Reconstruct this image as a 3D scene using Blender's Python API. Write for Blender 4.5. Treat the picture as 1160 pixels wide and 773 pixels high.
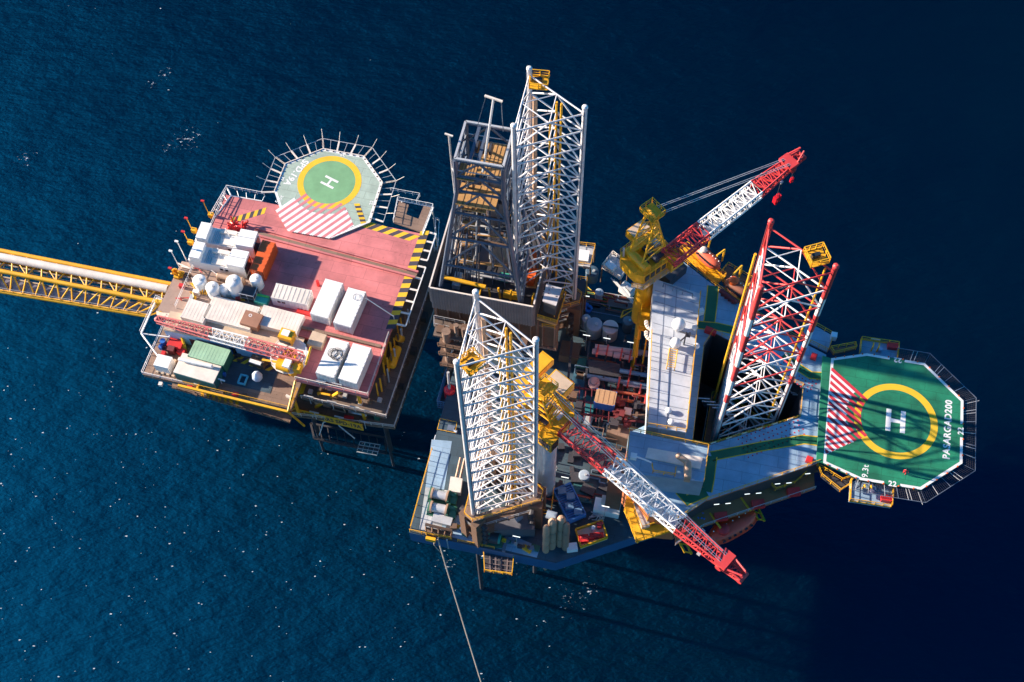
import bpy, math, random
from mathutils import Vector, Matrix, geometry
random.seed(7)
R = math.radians
for o in list(bpy.data.objects): bpy.data.objects.remove(o)
SC = bpy.context.scene; COL = SC.collection
# ---------------------------------------------------------------- camera
ZC, FPX, PITCH, ROLL, CX, CY = 225.0, 1462.9, R(28.3255), R(-1.65737), 580.0, 386.5
_fw = Vector((0, math.sin(PITCH), -math.cos(PITCH))); _r0 = Vector((1, 0, 0)); _u0 = Vector((0, math.cos(PITCH), math.sin(PITCH)))
_r = math.cos(ROLL)*_r0 + math.sin(ROLL)*_u0; _u = -math.sin(ROLL)*_r0 + math.cos(ROLL)*_u0
cam = bpy.data.cameras.new('camera'); cam.sensor_width = 36; cam.lens = FPX/1160*36; cam.clip_start = 1; cam.clip_end = 20000
camo = bpy.data.objects.new('camera', cam); COL.objects.link(camo)
camo.matrix_world = Matrix(((_r.x, _u.x, -_fw.x, 0), (_r.y, _u.y, -_fw.y, 0), (_r.z, _u.z, -_fw.z, ZC), (0, 0, 0, 1)))
SC.camera = camo
# ---------------------------------------------------------------- light
SUN_AZ, SUN_EL = R(163.5), R(19.5)            # direction towards the sun (from +x, counter-clockwise)
w = bpy.data.worlds.new('World'); SC.world = w; w.use_nodes = True
nt = w.node_tree; bg = nt.nodes['Background']; sky = nt.nodes.new('ShaderNodeTexSky')
sky.sky_type = 'NISHITA'; sky.sun_disc = False; sky.sun_elevation = SUN_EL
sky.sun_rotation = math.atan2(math.cos(SUN_AZ), math.sin(SUN_AZ)) % (2*math.pi)
sky.air_density = 1.0; sky.dust_density = 0.6; sky.ozone_density = 2.5
hs = nt.nodes.new('ShaderNodeHueSaturation'); hs.inputs['Saturation'].default_value = 1.6
nt.links.new(sky.outputs[0], hs.inputs['Color']); nt.links.new(hs.outputs[0], bg.inputs[0]); bg.inputs[1].default_value = 0.08
sl = bpy.data.lights.new('sun', 'SUN'); sl.energy = 5.0; sl.angle = R(0.8); sl.color = (1.0, 0.84, 0.68)
so = bpy.data.objects.new('sun', sl); COL.objects.link(so)
sd = Vector((math.cos(SUN_AZ)*math.cos(SUN_EL), math.sin(SUN_AZ)*math.cos(SUN_EL), math.sin(SUN_EL)))
so.rotation_euler = sd.to_track_quat('Z', 'Y').to_euler(); so.location = (0, 0, 300)
vs = SC.view_settings; vs.view_transform = 'Standard'; vs.look = 'None'; vs.gamma = 1; vs.exposure = 1.4; vs.use_curve_mapping = False
# ---------------------------------------------------------------- frames
def ray(px, py, z):
    d = ((px-CX)/FPX)*_r - ((py-CY)/FPX)*_u + _fw
    k = (ZC-z)/(-d.z); return d.x*k, d.y*k
class Frame:
    def __init__(s, ox, oy, deg): s.ox, s.oy, s.a = ox, oy, R(deg); s.c, s.s = math.cos(s.a), math.sin(s.a)
    def world(s, u, v, z): return Vector((s.ox+u*s.c-v*s.s, s.oy+u*s.s+v*s.c, z))
    def px(s, x, y, z):
        X, Y = ray(x, y, z); X -= s.ox; Y -= s.oy
        return (X*s.c+Y*s.s, -X*s.s+Y*s.c)
RIG = Frame(1.2, 92.7, -14); PLT = Frame(-36, 116, -16)
ru = RIG.px; lu = PLT.px
# ---------------------------------------------------------------- materials
_M = {}
def mat(name, col, rough=.55, metal=0., var=.18, scale=.45, rust=0., bump=0., rustcol=(.16, .06, .025), wave=0., plate=None, stain=0.):
    if name in _M: return _M[name]
    m = bpy.data.materials.new(name); m.use_nodes = True; n = m.node_tree.nodes; l = m.node_tree.links
    b = n['Principled BSDF']; b.inputs['Roughness'].default_value = rough; b.inputs['Metallic'].default_value = metal
    geo = n.new('ShaderNodeNewGeometry')
    n1 = n.new('ShaderNodeTexNoise'); n1.inputs['Scale'].default_value = scale; n1.inputs['Detail'].default_value = 6; n1.inputs['Roughness'].default_value = .65
    l.new(geo.outputs['Position'], n1.inputs['Vector'])
    mp = n.new('ShaderNodeMapRange'); mp.inputs[1].default_value = .3; mp.inputs[2].default_value = .7
    mp.inputs[3].default_value = 1-var; mp.inputs[4].default_value = 1+var*.6; l.new(n1.outputs[0], mp.inputs[0])
    mx = n.new('ShaderNodeMix'); mx.data_type = 'RGBA'; mx.blend_type = 'MULTIPLY'; mx.inputs[0].default_value = 1
    mx.inputs[6].default_value = (*col, 1); l.new(mp.outputs[0], mx.inputs[7]); out = mx.outputs[2]
    if rust:
        n2 = n.new('ShaderNodeTexNoise'); n2.inputs['Scale'].default_value = 1.7; n2.inputs['Detail'].default_value = 8; n2.inputs['Roughness'].default_value = .7
        l.new(geo.outputs['Position'], n2.inputs['Vector'])
        cr = n.new('ShaderNodeMapRange'); cr.inputs[1].default_value = .72-rust*.35; cr.inputs[2].default_value = .80-rust*.3; cr.inputs[4].default_value = .85; l.new(n2.outputs[0], cr.inputs[0])
        m2 = n.new('ShaderNodeMix'); m2.data_type = 'RGBA'; l.new(cr.outputs[0], m2.inputs[0]); l.new(out, m2.inputs[6]); m2.inputs[7].default_value = (*rustcol, 1); out = m2.outputs[2]
    if stain:
        n3 = n.new('ShaderNodeTexNoise'); n3.inputs['Scale'].default_value = .13; n3.inputs['Detail'].default_value = 7; n3.inputs['Roughness'].default_value = .72; n3.inputs['Distortion'].default_value = 1.2
        l.new(geo.outputs['Position'], n3.inputs['Vector']); c3 = n.new('ShaderNodeMapRange'); c3.inputs[1].default_value = .42; c3.inputs[2].default_value = .66; c3.inputs[3].default_value = 1; c3.inputs[4].default_value = 1-stain; l.new(n3.outputs[0], c3.inputs[0])
        m3 = n.new('ShaderNodeMix'); m3.data_type = 'RGBA'; m3.blend_type = 'MULTIPLY'; m3.inputs[0].default_value = 1; l.new(out, m3.inputs[6]); l.new(c3.outputs[0], m3.inputs[7]); out = m3.outputs[2]
    if plate:
        mp4 = n.new('ShaderNodeMapping'); mp4.vector_type = 'TEXTURE'; mp4.inputs['Rotation'].default_value = (0, 0, R(plate[0])); l.new(geo.outputs['Position'], mp4.inputs[0])
        bk = n.new('ShaderNodeTexBrick'); l.new(mp4.outputs[0], bk.inputs['Vector']); bk.inputs['Scale'].default_value = 1; bk.inputs['Brick Width'].default_value = plate[1]; bk.inputs['Row Height'].default_value = plate[2]; bk.inputs['Mortar Size'].default_value = .035
        bk.inputs['Color1'].default_value = (1, 1, 1, 1); bk.inputs['Color2'].default_value = (plate[3],)*3+(1,); bk.inputs['Mortar'].default_value = (.62, .6, .6, 1)
        m4 = n.new('ShaderNodeMix'); m4.data_type = 'RGBA'; m4.blend_type = 'MULTIPLY'; m4.inputs[0].default_value = 1; l.new(out, m4.inputs[6]); l.new(bk.outputs['Color'], m4.inputs[7]); out = m4.outputs[2]
    l.new(out, b.inputs['Base Color'])
    if bump or wave:
        bp = n.new('ShaderNodeBump'); bp.inputs['Strength'].default_value = bump or .5; bp.inputs['Distance'].default_value = .08
        if wave:
            wv = n.new('ShaderNodeTexWave'); wv.inputs['Scale'].default_value = wave; tc = n.new('ShaderNodeTexCoord'); l.new(tc.outputs['Object'], wv.inputs['Vector']); l.new(wv.outputs['Fac'], bp.inputs['Height'])
        else: l.new(n1.outputs[0], bp.inputs['Height'])
        l.new(bp.outputs[0], b.inputs['Normal'])
    _M[name] = m; return m
WHITE = mat('white_paint', (.78, .77, .75), .5, rust=.12, var=.1)
CLEAN = mat('clean_white', (.82, .82, .8), .45, var=.06)
CREAM = mat('cream_roof', (.74, .66, .58), .6, rust=.15)
TAN = mat('tan_roof', (.55, .42, .30), .6, rust=.2)
PINK = mat('pink_deck', (.68, .21, .21), .75, rust=.3, rustcol=(.30, .085, .08), scale=.2, var=.22, plate=(-16, 6, 2.2, .86), stain=.25)
BLUE = mat('blue_deck', (.29, .44, .59), .7, rust=.2, rustcol=(.42, .46, .5), scale=.25, var=.2, plate=(-14, 5, 1.8, .9), stain=.2)
BLUEH = mat('blue_hull', (.03, .12, .26), .55, rust=.12, scale=.25)
PALE = mat('pale_deck', (.50, .52, .55), .7, rust=.15, rustcol=(.25, .25, .27), scale=.35, var=.25, plate=(-14, 4, 1.5, .9), stain=.2)
YEL = mat('yellow_paint', (.80, .40, .015), .5, rust=.2)
YELC = mat('yellow_crane', (.84, .41, .01), .45, rust=.22, stain=.25)
RED = mat('red_paint', (.62, .03, .03), .45, var=.12, rust=.05)
REDC = mat('red_crane', (.60, .05, .05), .5, rust=.08)
ORANGE = mat('orange_paint', (.75, .12, .02), .45)
GREENL = mat('pale_green_pad', (.39, .49, .41), .75, var=.18, scale=.3, plate=(-16, 4, 1.6, .93), stain=.2)
GREENM = mat('mid_green_pad', (.18, .38, .19), .75, var=.2, scale=.3)
GREEND = mat('dark_green_pad', (.012, .22, .11), .7, var=.4, scale=.22, rust=.16, rustcol=(.20, .30, .20), plate=(-14, 3.5, 1.4, .9), stain=.3)
MARKW = mat('white_marking', (.75, .75, .73), .7, var=.12)
MARKY = mat('yellow_marking', (.80, .48, .02), .7, var=.12)
MARKR = mat('red_marking', (.60, .03, .05), .7, var=.12)
MARKP = mat('pink_marking', (.62, .20, .22), .7, var=.12)
MARKB = mat('dark_marking', (.06, .05, .07), .7, var=.2)
GREENP = mat('green_path', (.01, .13, .06), .7)
STEEL = mat('blue_grey_steel', (.17, .21, .28), .45, .2, rust=.12)
LEGW = mat('pale_leg_steel', (.66, .65, .66), .45, .05, rust=.14, var=.22, scale=.8, rustcol=(.34, .24, .18))
GALV = mat('galvanised_steel', (.55, .56, .57), .45, .3, var=.15)
DARK = mat('dark_steel', (.055, .055, .065), .55, .2, rust=.25)
DKDECK = mat('dark_deck', (.05, .095, .13), .7, rust=.25, plate=(-14, 4, 1.6, .8), stain=.35)
OCHW = mat('ochre_wall', (.50, .165, .065), .7, rust=.3)
DERR = mat('slate_derrick_steel', (.085, .115, .17), .45, .15, rust=.2)
LOWB = mat('dark_brown_deck', (.17, .125, .10), .8, rust=.4, plate=(-16, 3, 1.2, .75))
BROWN = mat('rusty_steel', (.15, .09, .06), .75, rust=.5)
RUSTD = mat('brown_deck', (.26, .17, .125), .8, rust=.4, rustcol=(.13, .075, .05), plate=(-16, 3, 1.2, .8))
OCHRE = mat('ochre_planks', (.48, .26, .09), .75, rust=.25, rustcol=(.2, .1, .04))
WALLM = mat('grey_wind_wall', (.20, .185, .19), .55, rust=.08)
GLASS = mat('dark_glass', (.02, .03, .04), .12, var=.05)
TEAL = mat('teal_paint', (.04, .36, .28), .6)
PGREEN = mat('pale_green_roof', (.30, .50, .34), .6, rust=.15)
NAVY = mat('blue_paint', (.02, .14, .5), .5)
DGREEN = mat('machine_green', (.03, .14, .09), .5, rust=.15)
MAROON = mat('maroon_skid', (.16, .025, .03), .6, rust=.2)
PIPEP = mat('pink_grey_pipe', (.52, .36, .36), .6, rust=.1)
BEIGE = mat('beige_tank', (.46, .30, .20), .55, rust=.3)
LAMP = bpy.data.materials.new('lit_tube'); LAMP.use_nodes = True
LAMP.node_tree.nodes['Principled BSDF'].inputs['Emission Color'].default_value = (.95, 1, .9, 1); LAMP.node_tree.nodes['Principled BSDF'].inputs['Emission Strength'].default_value = .55
ROPE = mat('rope_fibre', (.45, .36, .28), .8)
# ---------------------------------------------------------------- mesh builder (frame coordinates u, v, z)
class MB:
    def __init__(s, m=None): s.v = []; s.f = []; s.mi = []; s.ms = []; s.use(m) if m else None
    def use(s, m):
        if m not in s.ms: s.ms.append(m)
        s.k = s.ms.index(m); return s
    def add(s, vs, fs):
        b = len(s.v); s.v += [tuple(x) for x in vs]; s.f += [tuple(b+i for i in f) for f in fs]; s.mi += [s.k]*len(fs); return s
    def box(s, u, v, z, l, w, h, rot=0.):
        c, n = math.cos(rot), math.sin(rot); P = []
        for dz in (0, h):
            for a, b in ((-1, -1), (1, -1), (1, 1), (-1, 1)):
                x, y = a*l/2, b*w/2; P.append((u+x*c-y*n, v+x*n+y*c, z+dz))
        return s.add(P, [(3, 2, 1, 0), (4, 5, 6, 7), (0, 1, 5, 4), (1, 2, 6, 5), (2, 3, 7, 6), (3, 0, 4, 7)])
    def prism(s, poly, z0, z1, holes=()):
        def area(p): return sum(p[i][0]*p[(i+1) % len(p)][1]-p[(i+1) % len(p)][0]*p[i][1] for i in range(len(p)))
        poly = list(poly) if area(poly) > 0 else list(poly)[::-1]
        holes = [list(h) if area(h) < 0 else list(h)[::-1] for h in holes]
        loops = [poly]+holes; flat = [p for L in loops for p in L]; n = len(flat)
        tri = geometry.tessellate_polygon([[Vector((p[0], p[1], 0)) for p in L] for L in loops])
        P = [(p[0], p[1], z0) for p in flat]+[(p[0], p[1], z1) for p in flat]; F = []
        for t in tri:
            a, b, c = (flat[i] for i in t); cr = (b[0]-a[0])*(c[1]-a[1])-(c[0]-a[0])*(b[1]-a[1])
            t = t if cr > 0 else t[::-1]
            F.append(tuple(i+n for i in t)); F.append(tuple(t[::-1]))
        k = 0
        for L in loops:
            for i in range(len(L)):
                j = (i+1) % len(L); F.append((k+i, k+j, n+k+j, n+k+i))
            k += len(L)
        return s.add(P, F)
    def sheet(s, poly, z): return s.add([(p[0], p[1], z) for p in poly], [tuple(range(len(poly)))] if sum(poly[i][0]*poly[(i+1) % len(poly)][1]-poly[(i+1) % len(poly)][0]*poly[i][1] for i in range(len(poly))) > 0 else [tuple(range(len(poly)))[::-1]])
    def bar(s, a, b, r, n=6, r2=None, cap=True):
        a, b = Vector(a), Vector(b); d = b-a
        if d.length < 1e-6: return s
        d.normalize(); x = d.orthogonal().normalized() if abs(d.z) > .99 else d.cross(Vector((0, 0, 1))).normalized(); y = d.cross(x)
        r2 = r if r2 is None else r2
        P = [a+(x*math.cos(t)+y*math.sin(t))*r for t in (2*math.pi*(i+.5)/n for i in range(n))]+[b+(x*math.cos(t)+y*math.sin(t))*r2 for t in (2*math.pi*(i+.5)/n for i in range(n))]
        F = [(i, (i+1) % n, n+(i+1) % n, n+i) for i in range(n)]
        if cap: F += [tuple(range(n))[::-1], tuple(range(n, 2*n))]
        return s.add(P, F)
    def beam(s, a, b, w, h):           # rectangular section, top face up
        a, b = Vector(a), Vector(b); d = (b-a).normalized(); x = d.cross(Vector((0, 0, 1)))
        x = Vector((1, 0, 0)) if x.length < 1e-4 else x.normalized(); y = x.cross(d)
        P = [p+x*i*w/2+y*j*h/2 for p in (a, b) for i, j in ((-1, -1), (1, -1), (1, 1), (-1, 1))]
        return s.add(P, [(0, 1, 2, 3), (7, 6, 5, 4), (4, 5, 1, 0), (5, 6, 2, 1), (6, 7, 3, 2), (7, 4, 0, 3)])
    def poly(s, pts, r, n=5):
        for a, b in zip(pts, pts[1:]): s.bar(a, b, r, n)
        return s
    def lathe(s, u, v, prof, n=20):    # prof [(radius, z)] bottom to top
        P = []; F = []
        for r, z in prof: P += [(u+r*math.cos(2*math.pi*i/n), v+r*math.sin(2*math.pi*i/n), z) for i in range(n)]
        for k in range(len(prof)-1):
            for i in range(n): F.append((k*n+i, k*n+(i+1) % n, (k+1)*n+(i+1) % n, (k+1)*n+i))
        F += [tuple(range(n))[::-1], tuple(range((len(prof)-1)*n, len(prof)*n))]
        return s.add(P, F)
    def cyl(s, u, v, z0, z1, r, n=20): return s.lathe(u, v, [(r, z0), (r, z1)], n)
    def dome(s, u, v, z, r, n=20, sq=1.): return s.lathe(u, v, [(r*math.cos(t), z+r*sq*math.sin(t)) for t in (i*math.pi/2/6 for i in range(6))]+[(.05*r, z+r*sq)], n)
    def ball(s, u, v, z, r, n=14): return s.lathe(u, v, [(max(.03*r, r*math.cos(t)), z+r*math.sin(t)) for t in (-math.pi/2+i*math.pi/8 for i in range(9))], n)
    def capsule(s, a, b, r, n=14):     # vessel with domed ends
        a, b = Vector(a), Vector(b); d = (b-a).normalized()
        s.bar(a, b, r, n, cap=False)
        for p, sg in ((a, -1), (b, 1)):
            q = p
            for k in range(3):
                t0, t1 = k*math.pi/6, (k+1)*math.pi/6
                s.bar(p+d*sg*r*.5*math.sin(t0), p+d*sg*r*.5*math.sin(t1), r*math.cos(t0), n, r2=max(.02, r*math.cos(t1)), cap=(k == 2))
        return s
    def rail(s, pts, h=1.1, r=.05, sp=2., closed=False):
        pts = [Vector(p) for p in pts]; pts = pts+[pts[0]] if closed else pts; Z = Vector((0, 0, 1))
        for a, b in zip(pts, pts[1:]):
            s.bar(a+Z*h, b+Z*h, r, 4); s.bar(a+Z*h*.5, b+Z*h*.5, r*.7, 4)
            k = max(1, round((b-a).length/sp))
            for i in range(k+1): p = a.lerp(b, i/k); s.bar(p, p+Z*h, r, 4)
        return s
    def lattice(s, a, b, wa, wb, ha, hb, bays, rc, rb, up=(0, 0, 1)):   # four-chord lattice boom from a to b
        a, b = Vector(a), Vector(b); d = (b-a).normalized(); x = d.cross(Vector(up)).normalized(); y = x.cross(d)
        def ring(t):
            p = a.lerp(b, t); W = wa+(wb-wa)*t; H = ha+(hb-ha)*t
            return [p+x*i*W/2+y*j*H/2 for i, j in ((-1, -1), (1, -1), (1, 1), (-1, 1))]
        rs = [ring(i/bays) for i in range(bays+1)]
        for i in range(4): s.bar(rs[0][i], rs[-1][i], rc, 6)
        for k, q in enumerate(rs):
            for i in range(4):
                s.bar(q[i], q[(i+1) % 4], rb, 4)
                if k < bays:
                    if k % 2: s.bar(q[i], rs[k+1][(i+1) % 4], rb, 4)
                    else: s.bar(q[(i+1) % 4], rs[k+1][i], rb, 4)
        return s
    def truss(s, a, b, h, bays, rc, rb):   # flat vertical truss hanging below the line a-b
        a, b = Vector(a), Vector(b); D = Vector((0, 0, -h)); s.bar(a, b, rc, 6); s.bar(a+D, b+D, rc, 6)
        for i in range(bays+1):
            p = a.lerp(b, i/bays); s.bar(p, p+D, rb, 4)
            if i < bays: q = a.lerp(b, (i+1)/bays); s.bar(p if i % 2 else p+D, q+D if i % 2 else q, rb, 4)
        return s
    def make(s, name, fr, base, rot, local=True):
        c, n = math.cos(-rot), math.sin(-rot); bu, bv, bz = base
        V = []
        for (u, v, z) in s.v:
            u -= bu; v -= bv; V.append((u*c-v*n, u*n+v*c, z-bz))
        me = bpy.data.meshes.new(name); me.from_pydata(V, [], s.f)
        for m in s.ms: me.materials.append(m)
        me.polygons.foreach_set('material_index', s.mi); me.update(); me.shade_smooth(); me.set_sharp_from_angle(angle=R(38))
        return me
def props(o, label=None, cat=None, group=None, kind=None):
    for k, x in (('label', label), ('category', cat), ('group', group), ('kind', kind)):
        if x: o[k] = x
    return o
class T:                                 # an Empty at the thing's base; parts are built in frame coordinates
    def __init__(s, name, label, cat, fr, u, v, z, group=None, rot=0.):
        s.fr, s.base, s.rot = fr, (u, v, z), rot
        s.o = bpy.data.objects.new(name, None); COL.objects.link(s.o); s.o.empty_display_size = 1
        s.o.location = fr.world(u, v, z); s.o.rotation_euler = (0, 0, fr.a+rot); props(s.o, label, cat, group)
    def part(s, name, mb, parent=None, label=None, kind=None):
        if not mb.f: return None
        o = bpy.data.objects.new(name, mb.make(name, s.fr, s.base, s.rot)); COL.objects.link(o); o.parent = parent or s.o
        props(o, label, None, None, kind); return o
def solo(name, label, cat, fr, u, v, z, mb, group=None, rot=0., kind=None):
    o = bpy.data.objects.new(name, mb.make(name, fr, (u, v, z), rot)); COL.objects.link(o)
    o.location = fr.world(u, v, z); o.rotation_euler = (0, 0, fr.a+rot); props(o, label, cat, group, kind); return o
def clone(root, fr, u, v, z, rot=0., label=None):
    def cp(o, par):
        c = o.copy(); COL.objects.link(c); c.parent = par
        for ch in o.children: cp(ch, c)
        return c
    r = cp(root, None); r.location = fr.world(u, v, z); r.rotation_euler = (0, 0, fr.a+rot)
    if label: r['label'] = label
    return r
def text(mb, body, u, v, z, size, ang, m, bold=.02, align='CENTER', sx=1., tilt=None):
    cu = bpy.data.curves.new('txt', 'FONT'); cu.body = body; cu.size = size; cu.align_x = align; cu.align_y = 'CENTER'; cu.offset = bold*size; cu.extrude = 0; cu.resolution_u = 3; cu.space_character = 1.08
    ob = bpy.data.objects.new('txt', cu); COL.objects.link(ob); dg = bpy.context.evaluated_depsgraph_get()
    me = bpy.data.meshes.new_from_object(ob.evaluated_get(dg)); c, n = math.cos(ang), math.sin(ang)
    mb.use(m)
    P = []
    for q in me.vertices:
        x, y = q.co.x*sx, q.co.y
        P.append((u+x*c-y*n, v+x*n+y*c, z) if tilt is None else (u+x*c, v+x*n, z+y))
    mb.add(P, [tuple(p.vertices) for p in me.polygons])
    bpy.data.objects.remove(ob); bpy.data.curves.remove(cu); bpy.data.meshes.remove(me)
def ring(mb, u, v, z, r0, r1, n=64, a0=0., a1=2*math.pi):
    P = []
    for i in range(n+1):
        t = a0+(a1-a0)*i/n; P += [(u+r0*math.cos(t), v+r0*math.sin(t), z), (u+r1*math.cos(t), v+r1*math.sin(t), z)]
    return mb.add(P, [(2*i, 2*i+1, 2*i+3, 2*i+2) for i in range(n)])
def disc(mb, u, v, z, r, n=48): return mb.add([(u+r*math.cos(2*math.pi*i/n), v+r*math.sin(2*math.pi*i/n), z) for i in range(n)], [tuple(range(n))])
def stripes(mb, inside, u0, v0, ang, width, gap, n, L, z, sub=4, ds=.08):   # parallel stripes starting along a line, kept where inside() holds
    dx, dy = math.cos(ang), math.sin(ang); nx, ny = -dy, dx
    for i in range(n):
        for k in range(sub):
            o0 = i*gap+width*k/sub; o1 = i*gap+width*(k+1)/sub; om = (o0+o1)/2; run = None; t = -L
            while t <= L:
                ok = inside(u0+nx*om+dx*t, v0+ny*om+dy*t) and t < L-ds
                if ok and run is None: run = t
                if not ok and run is not None:
                    if t-run > ds*2: mb.add([(u0+nx*a+dx*b, v0+ny*a+dy*b, z) for a, b in ((o0, run), (o0, t), (o1, t), (o1, run))], [(0, 1, 2, 3)])
                    run = None
                t += ds
def hazard(mb, a, b, w, z, n, slant=.5):
    a, b = Vector((*a, z)), Vector((*b, z)); d = (b-a); L = d.length; d.normalize(); x = Vector((-d.y, d.x, 0)); s_ = L/n
    for i in range(n):
        mb.use(MARKY if i % 2 == 0 else MARKB)
        o0 = i*s_; o1 = (i+1)*s_
        P = [a+d*o0, a+d*o1, a+d*(min(L, o1+slant*w))+x*w, a+d*(min(L, o0+slant*w))+x*w]
        mb.add(P, [(0, 1, 2, 3)])
def inpoly(poly, x, y):
    r = False; j = len(poly)-1
    for i in range(len(poly)):
        if (poly[i][1] > y) != (poly[j][1] > y) and x < (poly[j][0]-poly[i][0])*(y-poly[i][1])/(poly[j][1]-poly[i][1])+poly[i][0]: r = not r
        j = i
    return r
def offset(poly, d):                     # outwards offset of a convex polygon
    n = len(poly); A = sum(poly[i][0]*poly[(i+1) % n][1]-poly[(i+1) % n][0]*poly[i][1] for i in range(n)); sg = 1 if A > 0 else -1; out = []
    for i in range(n):
        p, q, r = Vector(poly[i-1]), Vector(poly[i]), Vector(poly[(i+1) % n]); e1 = (q-p).normalized(); e2 = (r-q).normalized()
        n1 = Vector((e1.y, -e1.x))*sg; n2 = Vector((e2.y, -e2.x))*sg; m = (n1+n2); m = m/max(.2, m.dot(n1)); out.append(tuple(q+m*d))
    return out
def edge_line(t, pad, poly, z, w_, gaps):      # painted border with breaks where the numerals stand
    inn = offset(poly, -w_); n = len(poly)
    for i in range(n):
        o0, o1, i0, i1 = (Vector(p) for p in (poly[i], poly[(i+1) % n], inn[i], inn[(i+1) % n])); L_ = (o1-o0).length
        cuts = [(0, 1)]
        if i in gaps: g_ = gaps[i]; cuts = [(0, g_[0]-g_[1]/L_), (g_[0]+g_[1]/L_, 1)]
        for a, c in cuts:
            b = MB(MARKW); b.sheet([tuple(o0.lerp(o1, a)), tuple(o0.lerp(o1, c)), tuple(i0.lerp(i1, c)), tuple(i0.lerp(i1, a))], z); t.part('edge_line', b, pad)
# ---------------------------------------------------------------- sea
def make_sea():
    me = bpy.data.meshes.new('sea'); S = 4000; me.from_pydata([(-S, -S, 0), (S, -S, 0), (S, S, 0), (-S, S, 0)], [], [(0, 1, 2, 3)])
    m = bpy.data.materials.new('sea_water'); m.use_nodes = True; n = m.node_tree.nodes; l = m.node_tree.links; b = n['Principled BSDF']
    b.inputs['Specular IOR Level'].default_value = 0; b.inputs['Roughness'].default_value = .5
    b.subsurface_method = 'BURLEY'; b.inputs['Subsurface Weight'].default_value = 1; b.inputs['Subsurface Radius'].default_value = (.3, .8, 1); b.inputs['Subsurface Scale'].default_value = 30
    geo = n.new('ShaderNodeNewGeometry')
    def noise(scale, detail, rot, sx, sy, rough=.55):
        mp = n.new('ShaderNodeMapping'); mp.inputs['Rotation'].default_value = (0, 0, rot); mp.inputs['Scale'].default_value = (sx, sy, 1)
        l.new(geo.outputs['Position'], mp.inputs[0]); t = n.new('ShaderNodeTexNoise'); t.inputs['Scale'].default_value = scale; t.inputs['Detail'].default_value = detail; t.inputs['Roughness'].default_value = rough
        l.new(mp.outputs[0], t.inputs['Vector']); return t.outputs[0]
    def bump(h, dist, prev=None):
        p = n.new('ShaderNodeBump'); p.inputs['Distance'].default_value = dist; p.inputs['Strength'].default_value = 1
        l.new(h, p.inputs['Height'])
        if prev: l.new(prev, p.inputs['Normal'])
        return p.outputs[0]
    nb = bump(noise(.03, 2, R(20), 1, 1.8), 1.1)
    nb = bump(noise(.2, 3, R(-25), 1, 2.2), .42, nb)
    nb = bump(noise(.9, 4, R(35), 1, 1.7, .6), .12, nb)
    g1 = n.new('ShaderNodeBsdfGlossy'); g1.inputs['Roughness'].default_value = .63; g1.distribution = 'BECKMANN'; g1.inputs['Color'].default_value = (.0003, .0165, .045, 1); l.new(nb, g1.inputs['Normal'])
    ad2 = n.new('ShaderNodeAddShader'); l.new(g1.outputs[0], ad2.inputs[0]); l.new(b.outputs[0], ad2.inputs[1]); l.new(ad2.outputs[0], n['Material Output'].inputs[0])
    l.new(nb, b.inputs['Normal'])
    # deep water body colour and whitecap foam in a few world places
    foam = None
    for (px, py, r) in ((212, 158, 9), (192, 166, 6), (186, 84, 5), (172, 95, 4), (585, 632, 8), (650, 680, 7), (668, 668, 5), (30, 180, 7), (505, 640, 6)):
        X, Y = ray(px, py, 0)
        d = n.new('ShaderNodeVectorMath'); d.operation = 'DISTANCE'; l.new(geo.outputs['Position'], d.inputs[0]); d.inputs[1].default_value = (X, Y, 0)
        k = n.new('ShaderNodeMapRange'); k.inputs[1].default_value = 0; k.inputs[2].default_value = r; k.inputs[3].default_value = 1; k.inputs[4].default_value = 0; l.new(d.outputs['Value'], k.inputs[0])
        if foam is None: foam = k.outputs[0]
        else:
            a = n.new('ShaderNodeMath'); a.operation = 'MAXIMUM'; l.new(foam, a.inputs[0]); l.new(k.outputs[0], a.inputs[1]); foam = a.outputs[0]
    fn = noise(.9, 6, R(10), 1, 1.7, .7)
    a = n.new('ShaderNodeMath'); a.operation = 'MULTIPLY_ADD'; l.new(foam, a.inputs[0]); a.inputs[1].default_value = .24; l.new(fn, a.inputs[2])
    k = n.new('ShaderNodeMapRange'); k.inputs[1].default_value = .78; k.inputs[2].default_value = .9; l.new(a.outputs[0], k.inputs[0])
    big = n.new('ShaderNodeMapRange'); big.inputs[1].default_value = .35; big.inputs[2].default_value = .65; l.new(noise(.012, 3, 0, 1, 1.5), big.inputs[0])
    c0 = n.new('ShaderNodeMix'); c0.data_type = 'RGBA'; l.new(big.outputs[0], c0.inputs[0]); c0.inputs[6].default_value = (.0001, .0034, .0055, 1); c0.inputs[7].default_value = (.0002, .0048, .0078, 1)
    c1 = n.new('ShaderNodeMix'); c1.data_type = 'RGBA'; l.new(k.outputs[0], c1.inputs[0]); l.new(c0.outputs[2], c1.inputs[6]); c1.inputs[7].default_value = (.7, .75, .8, 1)
    l.new(c1.outputs[2], b.inputs['Base Color'])
    me.materials.append(m); o = bpy.data.objects.new('sea', me); COL.objects.link(o); o['kind'] = 'structure'
make_sea()
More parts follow.
